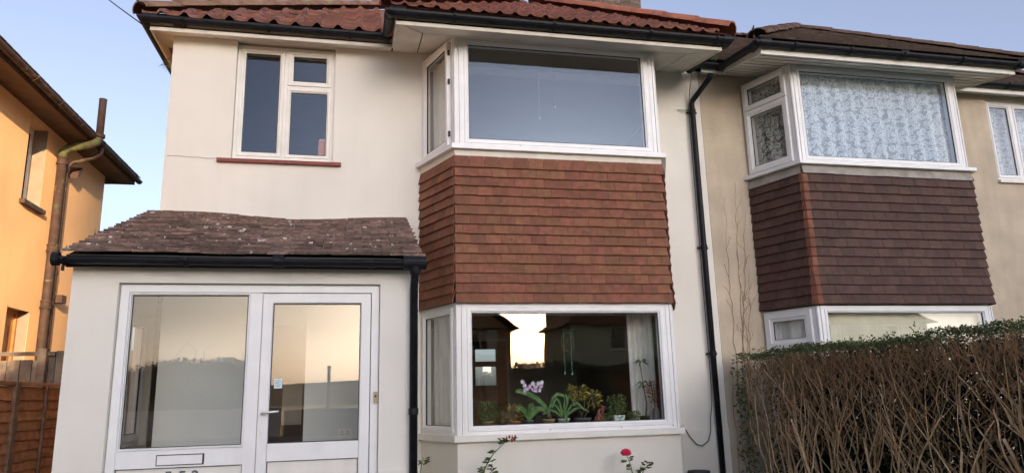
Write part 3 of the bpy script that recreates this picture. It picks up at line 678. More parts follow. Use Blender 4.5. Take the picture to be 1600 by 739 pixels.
# chimney on the party wall
chx0, chx1, chy0, chy1 = 3.86, 4.70, 2.45, 3.2
ch = MB().box(chx0+.008, chx1-.008, chy0+.008, chy1-.008, 6.9, 9.3).build('chimney', 'mortar', H)
bme = MB().box(-.1075, .1075, -.05, .05, -.0325, .0325).mesh('brick', M['brick'])
for i in range(13):
    z = 7.75+i*.075
    for k in range(-1, 5):
        xa = max(chx0, chx0+(k+.5*(i % 2))*.2275); xb = min(chx1, chx0+(k+1+.5*(i % 2))*.2275-.0125)
        if xb-xa < .04: continue
        piece('brick', bme, Matrix.Translation(((xa+xb)/2, chy0+.05-rnd(0,.003), z)) @ Matrix.Diagonal(((xb-xa)/.215,1,1,1)), ch)
MB().box(chx0-.06, chx1+.06, chy0-.06, chy1+.06, 9.3, 9.42).build('chimney_cap', 'mortar', ch)
for x in (4.05, 4.5): MB().lathe((x, 2.82, 9.42), [(.13,0),(.12,.1),(.10,.4),(.12,.42),(.12,.46),(.09,.46)], 14).build('chimney_pot', 'terracotta', ch)
hip_iron((EXL+.03, E1-.06, ZE+.07), (-1,-1,0), 'curled iron hook at left eaves corner of white house')
hip_iron((ox1-.10, E2+.0, za+.09), (1,-.4,0), 'small iron ring hook at end of red bay roof hip', .65)
# ================================================================== the pebbledashed neighbour
NX1 = 2*XR-XL
H2 = thing('semi_detached_house', (7.6, 2.8, 0), 'beige pebbledashed house with dark brown tile-hung bay and lace curtains', 'house')
NB = dict(lw=4.94, l=5.205, r=7.625, rw=7.90, y=-.72)
w = MB()
for a0, a1, z0, z1 in cells([(5.05, 7.8, 4.0, 5.28), (5.05, 7.8, .95, 2.24), (8.86, 10.0, 4.12, 5.33)], XR+.004, NX1, 0, 5.44): w.box(a0, a1, 0, .22, z0, z1)
w.box(NX1-.22, NX1, .22, DEP, 0, 5.44).box(XR, NX1, DEP, DEP+.2, 0, 5.44).box(XR+.004, XR+.1, .22, DEP, 0, 5.44)
w.build('wall', 'pebble', H2)
MB().box(4.9, 8.4, 1.6, 1.66, .2, 5.3).box(8.41, 10.5, 1.2, 1.26, 2.9, 5.3).build('inner_wall', 'roomwall', H2)
MB().box(XR+.1, NX1-.22, .22, DEP, 5.31, 5.34).build('inner_ceiling', 'roomwall', H2)
MB().box(XR+.1, NX1-.22, .22, DEP, 2.56, 2.84).box(XR+.1, NX1-.22, .22, DEP, .1, .19).build('inner_floor', 'roomfloor', H2)
nbp = [(NB['lw'],0),(NB['l'],NB['y']),(NB['r'],NB['y']),(NB['rw'],0)]
MB().prism(nbp, 0, .885).build('bay_wall', 'pebble', H2)
MB().prism(inset(nbp, .03), 2.26, 3.94).build('bay_core', 'roomwall', H2)
bay_sill(nbp, .885, .947, .055, 'upvc_old', H2); bay_sill(nbp, 3.955, 4.0, .075, 'upvc', H2)
# lead flashing in lapped lengths
lf = MB().prism(inset(nbp, .0), 3.80, 3.954).build('flashing', 'lead', H2)
NPL, NPF, NPR = bay_planes(NB)
xs = [0, .42, .98, 1.35, 1.95, NPF.len]
for a, c in zip(xs[:-1], xs[1:]):
    z0 = 3.838+rnd(-.008,.008); MB().add([NPF.p(a,z0,.04),NPF.p(c,z0+rnd(-.006,.006),.04),NPF.p(c+.02,3.953,.012),NPF.p(a,3.953,.016),NPF.p(a,z0,.034),NPF.p(c,z0,.034)], [(0,1,2,3),(4,5,1,0)]).build('lead_sheet', 'lead', lf)
MB().add([NPL.p(0,3.83,.04),NPL.p(NPL.len+.02,3.84,.04),NPL.p(NPL.len,3.953,.012),NPL.p(0,3.953,.012)], [(0,1,2,3)]).build('lead_sheet', 'lead', lf)
MB().add([NPR.p(-.02,3.84,.04),NPR.p(NPR.len,3.84,.04),NPR.p(NPR.len,3.953,.012),NPR.p(0,3.953,.012)], [(0,1,2,3)]).build('lead_sheet', 'lead', lf)
nw = bay_window(H2, (NPL, NPF, NPR), 4.0, 5.27, .05, .06, 'upvc', 'glass_up', cheek=('two',))
nl = bay_window(H2, (NPL, NPF, NPR), .947, 2.245, .05, .06, 'upvc', cheek=('two',))
hang('tile_cladding', H2, (NPL, NPF, NPR), 2.262, 3.842, 14, 'ntile', corner='ntile_corner')
W2 = MB().ring(P0, 8.862, 9.998, 4.122, 5.328, [(0,-.12),(0,-.03),(.04,-.03),(.04,-.12)]); W2.obox(P0, 9.30, 9.34, 4.16, 5.29, -.12, -.029)
W2 = W2.build('window', 'upvc', H2)
glazed(P0, 8.903, 9.299, 4.163, 5.287, .05, -.1, -.02, W2, 'upvc'); glazed(P0, 9.341, 9.957, 4.163, 5.287, .05, -.1, -.02, W2, 'upvc')
MB().box(8.84, 10.02, -.05, .1, 4.075, 4.118).build('sill', 'upvc_old', H2)
# eaves with boarded soffit
NB0, NB1, NF = 4.60, 8.22, -1.08
so2 = MB().slab([(NB0+.01,NF+.01,SZ(NF)+.04),(NB1-.01,NF+.01,SZ(NF)+.04),(NB1-.01,-.001,SZ(0)+.04),(NB0+.01,-.001,SZ(0)+.04)], .01).build('soffit', 'black', H2)
nbds = 9; bwid = (0-NF-.02)/nbds
for i in range(nbds):
    y0 = NF+.012+bwid*i; y1 = y0+bwid-.028
    for xa, xb in ((NB0+.012, 6.05), (6.056, NB1-.012)):
        MB().slab([(xa,y0,SZ(y0)+.018),(xb,y0,SZ(y0)+.018),(xb,y1,SZ(y1)+.018),(xa,y1,SZ(y1)+.018)], .011).build('soffit_board', 'soffit', so2)
MB().slab([(NB1+.01,FY+.01,SZ(FY)+.02),(NX1+.3,FY+.01,SZ(FY)+.02),(NX1+.3,-.001,SZ(0)+.02),(NB1+.01,-.001,SZ(0)+.02)], .01).build('soffit_board', 'soffit', so2)
MB().slab([(XR+.01,FY+.01,SZ(FY)+.02),(NB0-.01,FY+.01,SZ(FY)+.02),(NB0-.01,-.001,SZ(0)+.02),(XR+.01,-.001,SZ(0)+.02)], .01).build('soffit_board', 'soffit', so2)
fascia([(NB0, -.2, SZ(-.2)), (NB0, NF, SZ(NF)), (NB1, NF, SZ(NF)), (NB1, FY, SZ(FY))], H2, 'upvc_old', .11)
fascia([(NB1, FY, SZ(FY)), (NX1+.25, FY, SZ(FY))], H2, 'upvc_old', .11); fascia([(XR-.04, FY+.02, SZ(FY)), (NB0-.025, FY+.02, SZ(FY))], H2, 'upvc_old', .1)
NG = SZ(NF)+.105
gn = gutter([(NB0-.062, -.2, NG+.12), (NB0-.062, NF-.062, NG), (NB1+.062, NF-.062, NG), (NB1+.062, FY-.03, NG+.15)], H2, 'gutter', [((x, NF-.062, NG), (0,-1,0)) for x in (5.0, 5.75, 6.5, 7.35, 8.2)])
for q in ([(NB0-.062, NF-.062, NG-.004), (NB0+.08, NF-.062, NG-.004)], [(NB1-.05, NF-.062, NG-.004), (NB1+.066, NF-.062, NG-.004)], [(NB0-.062, NF-.062, NG-.004), (NB0-.062, NF+.09, NG-.004)], [(6.45, NF-.062, NG-.004), (6.55, NF-.062, NG-.004)]):
    MB().tube(q, .060, 14).build('gutter_corner', 'gutter', gn)
gutter([(NB1+.1, FY-.062, G1), (NX1+.3, FY-.062, G1)], H2, 'gutter', [((x, FY-.062, G1), (0,-1,0)) for x in (9.0, 9.9)])
gutter([(BX1+.02, FY-.03, G1-.03), (NB0+.02, FY-.03, G1-.03)], H2, 'gutter', [])
rf2 = main_roof(H2, True, 'nroof')
E2 = NF-.06
brf2, ap2, za2 = bay_roof(H2, NB0-.06, NB1+.06, 'nroof')
def tile_mass(name, parent, x0, x1, y0, z0, lh, rh, ystop, mat, gauge=.105, tw=.165):
    sy_ = Vector((0,1,TAN)).normalized(); nrm = Vector((1,0,0)).cross(sy_); b = MB(); i = 0
    while y0+i*gauge*sy_.y < ystop:
        dy = i*gauge*sy_.y; lo = x0+(dy if lh else 0); hi = x1-(dy if rh else 0); u = lo-(tw/2 if i % 2 else 0)
        while u < hi:
            ua, ub = max(u, lo), min(u+tw-.004, hi); u += tw
            if ub-ua < .02: continue
            k = rnd(0,.008); a = nrm*(.012+k); a2 = nrm*.004
            p0 = Vector((ua,y0+dy,z0+dy*TAN)); p1 = Vector((ub,y0+dy,z0+dy*TAN)); h_ = sy_*gauge*1.3
            b.add([p0+nrm*(.028+k), p1+nrm*(.028+k+rnd(-.003,.003)), p1+h_+nrm*.012, p0+h_+nrm*.012, p0+nrm*.008, p1+nrm*.008], [(0,1,2,3),(4,5,1,0)])
        i += 1
    return tag(b.build(name, mat, parent), None, kind='stuff')
tile_mass('tile_courses', brf2, NB0-.06, NB1+.06, E2-.04, za2-.03, True, True, 1.0, 'nroof')
tile_mass('tile_courses', rf2, XR, NX1+.2, E1-.04, ZE-.03, False, True, 2.7, 'nroof')
hip_run((NB0-.09, E2-.03, za2), ap2, 11, .125, 'nridge', brf2); hip_run((NB1+.09, E2-.03, za2), ap2, 11, .105, 'nridge', brf2)
hip_run((2*XR-EXL+.03, E1-.03, ZE), (2*XR-hx, RYY, RZZ+.02), 11, .115, 'nridge', rf2); hip_run((XR+.01, RYY, RZZ+.01), (2*XR-hx, RYY, RZZ+.01), 9, .12, 'nridge', rf2, 'ridge_tile')
hk = MB().box(4.505, 4.535, -1.10, -1.09, 5.37, 5.50).tube([(4.52,-1.095,5.48),(4.52,-1.11,5.52),(4.51,-1.13,5.50)], .008, 6)
tag(hk.build('hip_iron', 'iron'), 'upright grey metal hip bracket at left end of brown bay roof', 'hip iron')

# ================================================================== the orange house on the left
LXW = -4.56
H3 = thing('detached_house', (-8, 2.0, 0), 'orange rendered house with brown eaves at the left edge', 'house')
PO = Plane((LXW, 0), (LXW, 1))
w = MB()
for a0, a1, z0, z1 in cells([(2.62, 3.22, 4.12, 5.33), (2.62, 3.30, .3, 2.66)], -3.5, 5.72, 0, 5.42): w.box(LXW-.25, LXW, a0, a1, z0, z1)
w.box(-11, LXW-.25, 5.5, 5.72, 0, 5.42).box(-11, LXW-.25, -3.5, -3.28, 0, 5.42).box(-11, -10.8, -3.28, 5.5, 0, 5.42)
w.build('wall', 'orange', H3)
MB().box(LXW-1.2, LXW-1.15, 2.0, 4.0, 0, 5.4).build('inner_wall', 'roomwall', H3)
W3 = MB().ring(PO, 2.622, 3.218, 4.122, 5.328, [(0,-.24),(0,-.19),(.045,-.19),(.045,-.24)]).build('window', 'upvc_old', H3)
glazed(PO, 2.668, 3.172, 4.168, 5.282, .04, -.235, -.18, W3, 'upvc_old', 'glass_plain')
MB().obox(PO, 3.215, 3.2195, 4.122, 5.328, -.188, -.002).obox(PO, 2.6205, 2.625, 4.122, 5.328, -.188, -.002).build('reveal', 'reveal', H3)
MB().obox(PO, 2.57, 3.27, 4.06, 4.119, -.2, .07).build('sill', 'brown_gutter', H3)
dr = MB().obox(PO, 2.66, 3.26, .3, 2.62, -.21, -.17).build('side_door', 'oak', H3)
MB().ring(PO, 2.622, 3.298, .3, 2.658, [(0,-.22),(0,-.14),(.05,-.14),(.05,-.22)]).build('door_frame', 'oak', dr)
for z0, z1 in ((.5, 1.25), (1.4, 2.45)):
    MB().ring(PO, 2.76, 3.16, z0, z1, [(0,-.172),(0,-.155),(.03,-.165),(.03,-.172)]).build('door_moulding', 'oak', dr)
MB().obox(PO, 3.2935, 3.298, .3, 2.655, -.138, -.004).build('reveal', 'reveal', H3)
a_ = MB(); n = 8                                    # shallow brick arch over the door
for i in range(n):
    y0 = 2.60+.72*i/n; y1 = 2.60+.72*(i+1)/n; f0 = .05*(1-((y0-2.96)/.36)**2); f1 = .05*(1-((y1-2.96)/.36)**2)
    a_.add([PO.p(y0,2.64,.006),PO.p(y1,2.64,.006),PO.p(y1,2.645+f1,.006),PO.p(y0,2.645+f0,.006)], [(0,1,2,3)])
a_.build('door_arch', 'orange', H3)
EX, EZ, EYB = -4.13, 5.335, 5.98
MB().slab([(EX,-4,EZ),(EX,EYB,EZ),(LXW+.001,EYB,EZ+.07),(LXW+.001,-4,EZ+.07)], .014).build('soffit', 'brown_soffit', H3)
MB().slab([(-11.4,EYB,EZ),(LXW,EYB,EZ),(LXW,5.721,EZ+.07),(-11.4,5.721,EZ+.07)], .014).build('soffit', 'brown_soffit', H3)
MB().box(EX-.02, EX, -4, EYB, EZ-.01, EZ+.11).box(-11.4, EX-.021, EYB-.02, EYB, EZ-.01, EZ+.11).build('fascia', 'brown_soffit', H3)
rr3 = MB(); ze3 = EZ+.14; hw3 = 3.5
rr3.add([(EX+.05,-4.1,ze3),(EX+.05,EYB+.05,ze3),(-7.7,EYB-3.5,ze3+3.55*TAN),(-7.7,-.6,ze3+3.55*TAN),(-11.3,-4.1,ze3),(-11.3,EYB+.05,ze3)], [(0,1,2,3),(1,5,2),(5,4,3,2),(4,0,3),(0,4,5,1)])
rf3 = rr3.build('roof', 'nroof', H3)
b = MB()
for i in range(60):                                # first courses overhanging the gutter
    y0 = -3+i*.15
    if y0 > EYB: break
    for k in range(3): b.slab([(EX+.09-k*.11,y0+.005,ze3-.01+k*.085+rnd(0,.01)),(EX+.09-k*.11,y0+.145,ze3-.01+k*.085+rnd(0,.01)),(EX-.08-k*.11,y0+.145,ze3+.09+k*.085),(EX-.08-k*.11,y0+.005,ze3+.09+k*.085)], .014)
tag(b.build('eave_tiles', 'nroof', rf3), None, kind='stuff')
# gutter runs away from camera: travel so that right of travel is outward (+x) = towards +y
g3 = gutter([(EX+.06,-4,EZ+.085),(EX+.06,EYB+.06,EZ+.075)], H3, 'brown_gutter', [((EX+.06,y,EZ+.08),(1,0,0)) for y in (1.4,2.2,3.0,3.9,4.8,5.7)])
sp = MB().tube([(-4.46,3.55,0),(-4.46,3.55,2.6),(-4.46,3.55,5.02)], .062, 16).build('soil_pipe', 'old_pipe', H3, True)
for z in (2.78, 3.62, 4.98): MB().lathe((-4.46,3.55,z), [(.06,-.06),(.078,-.06),(.078,-.035),(.070,-.03),(.070,.03),(.078,.035),(.078,.055),(.06,.055)], 16).build('collar', 'old_pipe', sp)
MB().tube([(-4.46,3.55,5.02),(-4.455,3.55,5.12),(-4.40,3.56,5.19),(-4.25,3.58,5.24),(-4.10,3.60,5.28),(-4.03,3.61,5.33),(-4.0,3.61,5.42)], .064, 16).build('bend', 'green_pipe', sp, True)
MB().lathe((-4.0,3.61,5.40), [(.066,-.01),(.08,0),(.08,.05),(.062,.05)], 16).build('collar', 'old_pipe', sp)
MB().tube([(-4.0,3.61,5.42),(-4.0,3.61,5.98),(-4.0,3.61,6.04)], [.055,.055,.058], 16).build('vent', 'brown_soffit', sp, True)
dp3 = MB().tube([(EX+.06,3.95,5.36),(EX+.06,3.95,5.25),(-4.16,3.92,5.16),(-4.42,3.84,5.05),(-4.49,3.82,4.95),(-4.49,3.82,.1)], .036, 12).build('downpipe', 'brown_gutter', H3, True)
for z in (4.9, 3.3, 1.9): MB().lathe((-4.49,3.82,z), [(.036,-.03),(.046,-.03),(.046,.03),(.036,.03)], 12).build('collar', 'brown_gutter', dp3)
MB().slab([(-4.555,4.05,4.96),(-4.40,4.05,4.96),(-4.40,4.2,5.08),(-4.555,4.2,5.08)], .1).build('eave_block', 'brown_soffit', H3)
MB().box(-4.555, -4.40, 3.95, 4.12, 2.86, 2.98).build('lamp_box', 'brown_soffit', H3)

# ------------------------------------------------------------------ fences
F1 = thing('lapped_fence', (-3.0, 0, 0), 'orange brown overlap fence panels along the boundary below the orange house', 'fence')
FX = -3.0
for y in (-2.55, -.72, 1.12): MB().box(FX-.05, FX+.045, y-.045, y+.045, 0, 1.56).build('post', 'fence_post', F1)
for ya, yb in ((-2.5, -.77), (-.67, 1.07)):
    n = 16; top = 1.53
    for i in range(n):
        z0 = .04+i*(top-.08)/n; h_ = (top-.08)/n+.03; wv = rnd(-.006,.006)
        b = MB(); pts = 7
        lo = [z0+wv*math.sin(k*1.3+i)+rnd(-.004,.004) for k in range(pts)]
        for k in range(pts-1):
            y0 = ya+(yb-ya)*k/(pts-1); y1 = ya+(yb-ya)*(k+1)/(pts-1)
            b.add([(FX+.024,y0,lo[k]),(FX+.024,y1,lo[k+1]),(FX+.004,y1,lo[k+1]+h_),(FX+.004,y0,lo[k]+h_),(FX+.012,y0,lo[k]),(FX+.012,y1,lo[k+1])], [(0,1,2,3),(4,5,1,0),(5,4,3,2)])
        b.build('slat', 'fence_wood', F1)
    MB().box(FX-.03, FX+.04, ya, yb, top, top+.03).build('top_rail', 'fence_wood', F1)
    for k in (1/3, 2/3): MB().box(FX+.026, FX+.046, ya+(yb-ya)*k-.02, ya+(yb-ya)*k+.02, .03, top-.002).build('batten', 'fence_post', F1)
F2 = thing('board_fence', (-3.3, 1.5, 0), 'weathered grey board fence with open top rail in the gap between houses', 'fence')
xx = LXW+.03; i = 0
while xx < XL-.1:
    w_ = rnd(.11,.15); tall = xx > -3.62
    MB().box(xx, xx+w_-.008, 1.5+rnd(0,.012), 1.525+rnd(0,.01), 0, (1.97 if tall else 1.865)+rnd(-.012,.012)).build('board', 'grey_wood', F2); xx += w_
MB().box(LXW+.02, -3.5, 1.46, 1.498, 1.92, 1.965).build('rail', 'grey_wood', F2); MB().box(LXW+.02, XL-.05, 1.53, 1.57, 1.2, 1.28).build('rail', 'grey_wood', F2)
MB().box(-3.66, -3.57, 1.40, 1.495, 0, 2.0).build('post', 'grey_wood', F2)

# ------------------------------------------------------------------ hedge between the gardens
HG = thing('privet_hedge', (4.75, -2.4, 0), 'bare stemmed clipped privet hedge with green top in front of the brown bay', 'hedge')
HX0, HX1, HY0, HY1, HT = 4.40, 5.15, -5.6, -.36, 1.72
random.seed(21)
tw_b = MB(); tips = []
def grow(b, p, d, L, r, lvl):
    n = max(3, int(L/.11)); pts = [p]; q = V3(p); dd = V3(d).normalized()
    for i in range(n):
        jt = .17 if lvl == 0 else .30; dd = (dd + Vector((rnd(-jt,jt)*.8, rnd(-jt,jt)*1.2, .05))).normalized(); q = q + dd*(L/n)
        q.x = min(max(q.x, HX0+.015), HX1); q.y = min(q.y, HY1-.02)
        if q.z > HT-.03: q.z = HT-.03-rnd(0,.04)
        pts.append(q.copy())
    rr_ = [r*(1-.45*i/n) for i in range(n+1)]
    b.tube(pts, rr_, 5 if lvl < 2 else 3, cap=lvl < 2)
    return pts, rr_
for s_ in range(92):
    fy = (s_+rnd(0,1))/92; y = HY1-.06-(HY1-HY0)*fy*1.0; x = HX0+.05+abs(random.gauss(0,.17))
    b = MB(); lean = Vector((rnd(-.10,.06), rnd(-.26,.34), 1)); r_ = random.choice((.008,.010,.013,.017,.022))
    pts, rr_ = grow(b, (x, y, 0), lean, rnd(.85,1.45), r_, 0)
    for k in range(random.randint(3,5)):
        i = random.randint(len(pts)//3, len(pts)-1); dd = Vector((rnd(-.5,.3), rnd(-.9,.9), rnd(.7,1.1)))
        p2, r2 = grow(b, pts[i], dd, rnd(.4,.8), rr_[i]*.6, 1)
        for k2 in range(random.randint(3,5)):
            j = random.randint(1, len(p2)-1); p3, r3 = grow(tw_b, p2[j], Vector((rnd(-.8,.4), rnd(-1,1), rnd(.3,1))), rnd(.15,.45), max(.0028, r2[j]*.5), 2); tips.append(p3[-1])
    b.build('stem', 'stem', HG, True)
for i in range(2300):                               # fine upper twigs
    y = rnd(HY0, HY1); x = HX0+.01+abs(random.gauss(0,.16)); z = HT-.04-abs(random.gauss(0,.20))
    grow(tw_b, (x,y,z-.12), Vector((rnd(-.7,.5), rnd(-.8,.8), rnd(.2,1))), rnd(.12,.30), rnd(.002,.0042), 2)
tag(tw_b.build('twigs', 'twig', HG), None, kind='stuff')
lf_ = MB()
for i in range(15000):
    y = rnd(HY0, HY1+.02); x = HX0-.03+(HX1-HX0)*random.random()**1.5; dz = abs(random.gauss(0,.032)) if random.random() < .93 else rnd(0,.22)
    lf_.leaf((x, y, HT-dz+.02*math.sin(y*3.1)+.012*math.sin(y*11)+rnd(-.01,.02)), (rnd(-1,.6), rnd(-1,1), rnd(-.2,1)), rnd(.02,.038), rnd(.011,.019))
for i in range(260):                               # shoots standing above the clipped top
    y = rnd(HY0, HY1); x = rnd(HX0, HX1)
    for k in range(3): lf_.leaf((x+rnd(-.01,.01), y+rnd(-.01,.01), HT+rnd(.01,.05)), (rnd(-1,1), rnd(-1,1), rnd(.4,1.2)), rnd(.025,.04), rnd(.012,.018))
for (y, z) in ((-2.95,HT+.07),(-2.97,HT+.10),(-2.93,HT+.09),(-2.96,HT+.12)): lf_.leaf((HX0+.1,y,z-.03), (0,rnd(-1,1),.8), .05, .022)
tag(lf_.build('leaves', 'leaf', HG), None, kind='stuff')
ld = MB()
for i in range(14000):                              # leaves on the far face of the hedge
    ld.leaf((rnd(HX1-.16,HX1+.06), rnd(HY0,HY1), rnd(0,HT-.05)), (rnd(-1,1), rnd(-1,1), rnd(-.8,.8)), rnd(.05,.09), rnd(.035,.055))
for i in range(30000):                              # deep leaves, with the hedge's inner shade put into their colour
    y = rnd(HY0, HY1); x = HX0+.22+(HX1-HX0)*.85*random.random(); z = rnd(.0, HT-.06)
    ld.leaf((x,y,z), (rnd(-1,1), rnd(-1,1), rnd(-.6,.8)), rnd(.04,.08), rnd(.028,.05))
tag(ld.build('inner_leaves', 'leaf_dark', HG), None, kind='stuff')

# dry climber stems and ivy on the neighbour's wall
random.seed(5)
CL = thing('dead_climber', (4.62, -.02, 0), 'thin leafless climber stems clinging to the pebbledash beside the bay', 'climber')
for x0, x1, zt in ((4.50,4.55,3.72),(4.60,4.72,3.93),(4.70,4.66,3.05),(4.56,4.83,3.55),(4.66,4.80,2.75)):
    n = 22; pts = [(x0+(x1-x0)*i/n+rnd(-.018,.018), -.012, 1.2+(zt-1.2)*i/n) for i in range(n+1)]
    b = MB().tube(pts, [.0042*(1-.7*i/n) for i in range(n+1)], 5)
    for k in range(5):
        i = random.randint(3, n-3); q = V3(pts[i]); s_ = random.choice((-1,1)); p2 = [q]
        for j in range(4): q = q + Vector((s_*rnd(.01,.035), 0, rnd(.01,.06))); p2.append(q)
        b.tube(p2, .0016, 3)
    b.build('stem', 'twig', CL)
IV = thing('ivy_plant', (4.45, -.1, 0), 'dark green ivy sprigs between white wall and end of hedge', 'ivy')
b = MB()
for k in range(4):
    pts = [(4.42+k*.05+rnd(-.02,.02), -.05-k*.03, z*.2) for z in range(9)]; b.tube(pts, .004, 4)
b.build('stem', 'twig', IV)
b = MB()
for i in range(420): 
    z = rnd(.1,1.75); b.leaf((4.46+random.gauss(0,.06), -.12-abs(random.gauss(0,.09)), z), (rnd(-1,1), rnd(-1,.2), rnd(-.6,.7)), rnd(.03,.055), rnd(.025,.045))
tag(b.build('leaves', 'leaf', IV), None, kind='stuff')
# weeds in gutters
def tuft(name, loc, n, L, mat, label, up_=(0,0,1), wd=.012):
    t_ = thing(name, loc, label, 'weed'); b = MB()
    for i in range(n):
        d = V3(up_)+Vector((rnd(-.8,.8), rnd(-.8,.8), rnd(-.3,.6))); p_ = V3(loc)+Vector((rnd(-.03,.03),rnd(-.03,.03),rnd(-.05,.05))); b.leaf(p_, d, L*rnd(.5,1), wd, .3)
    b.build('leaves', mat, t_); return t_
tuft('gutter_weed', (4.26,-.62,5.32), 22, .10, 'plant', 'small green weed sprouting between the two bay gutters', wd=.02)
tuft('wall_weed', (-2.13,.05,5.08), 40, .13, 'stalk', 'dry grass tuft under left eaves of white house', (-.6,-.2,-.3), .008)
# ------------------------------------------------------------------ curtains and things behind glass
def sheet(name, pts, z0, z1, mat, amp, waves, label, cat='curtain', nz=6, flare=0):
    """hanging cloth along a plan polyline, folded"""
    pts = [V3((x,y,0)) for x, y in pts]; b = MB(); segs = []
    tot = sum((b_-a_).length for a_, b_ in zip(pts[:-1], pts[1:])); n = max(40, int(waves*8))
    def at(t):
        s = t*tot
        for a_, b_ in zip(pts[:-1], pts[1:]):
            l = (b_-a_).length
            if s <= l+1e-9: return a_+(b_-a_)*(s/l), (b_-a_).normalized()
            s -= l
        return pts[-1], (pts[-1]-pts[-2]).normalized()
    ph = [rnd(-.5,.5) for _ in range(n+1)]
    for j in range(nz+1):
        z = z1+(z0-z1)*j/nz
        for i in range(n+1):
            q, d_ = at(i/n); nn = Vector((d_.y,-d_.x,0)); a = amp*(.5+.5*j/nz)*math.sin(2*math.pi*waves*i/n+ph[i]*.7+.4*math.sin(j*.7))
            b.v.append(tuple(q+nn*a+d_*(flare*(j/nz)**1.5)+Z*z))
    for j in range(nz):
        for i in range(n): k = j*(n+1)+i; b.f.append((k,k+1,k+n+2,k+n+1))
    return tag(b.build(name, mat, None, True), label, cat)
sheet('lace_curtain', [(5.29,-.62),(7.55,-.62)], 4.02, 5.25, 'lace', .040, 12, 'floral lace curtain filling the neighbour\'s upper bay front window')
sheet('lace_curtain', [(5.06,-.06),(5.245,-.60)], 4.02, 5.25, 'lace_thin', .010, 4, 'dim floral lace behind the neighbour\'s upper bay side casement')
sheet('cream_curtain', [(5.29,-.60),(7.55,-.60)], .99, 2.22, 'cream_blind', .008, 9, 'plain cream curtain behind neighbour\'s lower bay glass above the hedge')
sheet('net_curtain', [(5.06,-.06),(5.25,-.58)], .99, 2.2, 'net', .01, 5, 'grey net behind neighbour\'s small lower side casement')
sheet('net_curtain', [(8.90,.20),(9.97,.20)], 4.14, 5.3, 'lace', .012, 9, 'pale net curtain in the upper window at the right edge')
sheet('net_curtain', [(.84,-.02),(1.04,-.56)], 4.03, 5.20, 'net', .014, 5, 'white net curtain bunched behind the open upper bay casement', flare=.02)
sheet('net_curtain', [(.84,-.02),(1.04,-.56)], 1.0, 2.2, 'net', .014, 5, 'white net curtain behind the lower bay side casement by the porch', flare=.02)
sheet('net_curtain', [(3.02,-.30),(3.30,-.36)], 1.0, 2.23, 'net', .018, 5, 'white curtain drawn to right side of the lower bay window')
# rear glazed door seen through the lower room
bd = thing('glazed_back_door', (2.45, DEP+.05, .19), 'orange wooden back door with two panes seen through lower bay', 'door')
PB = Plane((0, DEP+.02), (1, DEP+.02))
b = MB()
for a0, a1, z0, z1 in cells([(2.22, 2.62, 1.95, 2.18), (2.22, 2.62, 1.5, 1.85)], 2.06, 2.84, .16, 2.34): b.box(a0, a1, DEP+.02, DEP+.07, z0, z1)
b.build('leaf', 'oak', bd); MB().box(2.22, 2.62, DEP+.04, DEP+.045, 1.95, 2.18).build('pane', 'glass_plain', bd); MB().box(2.22, 2.62, DEP+.04, DEP+.045, 1.5, 1.85).build('pane', 'glass_plain', bd)
# furniture masses in the room
tb = thing('sideboard', (2.9, 3.2, .19), 'dark sideboard deep inside the downstairs room', 'sideboard')
MB().box(2.5, 3.9, 3.0, 3.45, .3, 1.05).build('carcass', 'dark_door', tb)
for x in (2.55, 3.02, 3.49): MB().box(x, x+.40, 2.985, 2.999, .38, .98).build('drawer_front', 'dark_door', tb)
for x in (2.55, 3.83): MB().box(x, x+.05, 3.02, 3.4, .19, .3).build('leg', 'dark_door', tb)
# small orange box on the left window's inner sill
bx = thing('sill_box', (-.44, .17, 3.962), 'small orange box standing inside the left upstairs window', 'box')
MB().box(-.485, -.40, .14, .20, 3.962, 4.27).build('carton', 'terracotta', bx); MB().box(-.48, -.405, .145, .195, 4.271, 4.30).build('lid', 'pot_tan', bx)
# hanging bead strings
def beads(x, y, zt, zb, label, mats, step=.035, r_=.007):
    t_ = thing('bead_string', (x, y, zb), label, 'ornament')
    MB().tube([(x,y,zt),(x,y,zb)], .0009, 4).build('thread', 'stalk', t_)
    b = MB(); z = zb; k = 0
    while z < zb+(zt-zb)*.75: b.lathe((x,y,z), [(.001,-r_),(r_*.8,-r_*.5),(r_,0),(r_*.8,r_*.5),(.001,r_)], 6); z += step; k += 1
    tag(b.build('beads', mats, t_), None, kind='stuff'); MB().lathe((x,y,zb-.02), [(.002,-.009),(.007,0),(.002,.01)], 8).build('pendant', 'bead_w', t_)
beads(2.205, -.50, 2.2, 1.56, 'left of two green bead strings hanging in the lower bay window', 'bead_g')
beads(2.285, -.50, 2.2, 1.55, 'right of two green bead strings hanging in the lower bay window', 'bead_g')
beads(2.025, -.50, 5.22, 4.47, 'pale bead string left of centre in the upper bay window', 'bead_w', .06, .005)
beads(2.215, -.50, 5.24, 4.62, 'pale bead string right of centre in the upper bay window', 'plant_pink', .05, .005)
dc = thing('dream_catcher', (2.245, -.49, 1.86), 'round dream catcher hoop above the green bead strings', 'ornament')
b = MB(); c = Vector((2.25,-.49,1.88)); b.tube([c+Vector((math.cos(a)*.07,0,math.sin(a)*.10)) for a in [i*math.pi/10 for i in range(21)]], .003, 6); b.build('hoop', 'stalk', dc)
b = MB()
for i in range(6): a = i*math.pi/6; b.tube([c+Vector((math.cos(a)*.07,0,math.sin(a)*.10)), c-Vector((math.cos(a)*.07,0,math.sin(a)*.10))], .001, 3)
b.build('web', 'stalk', dc)

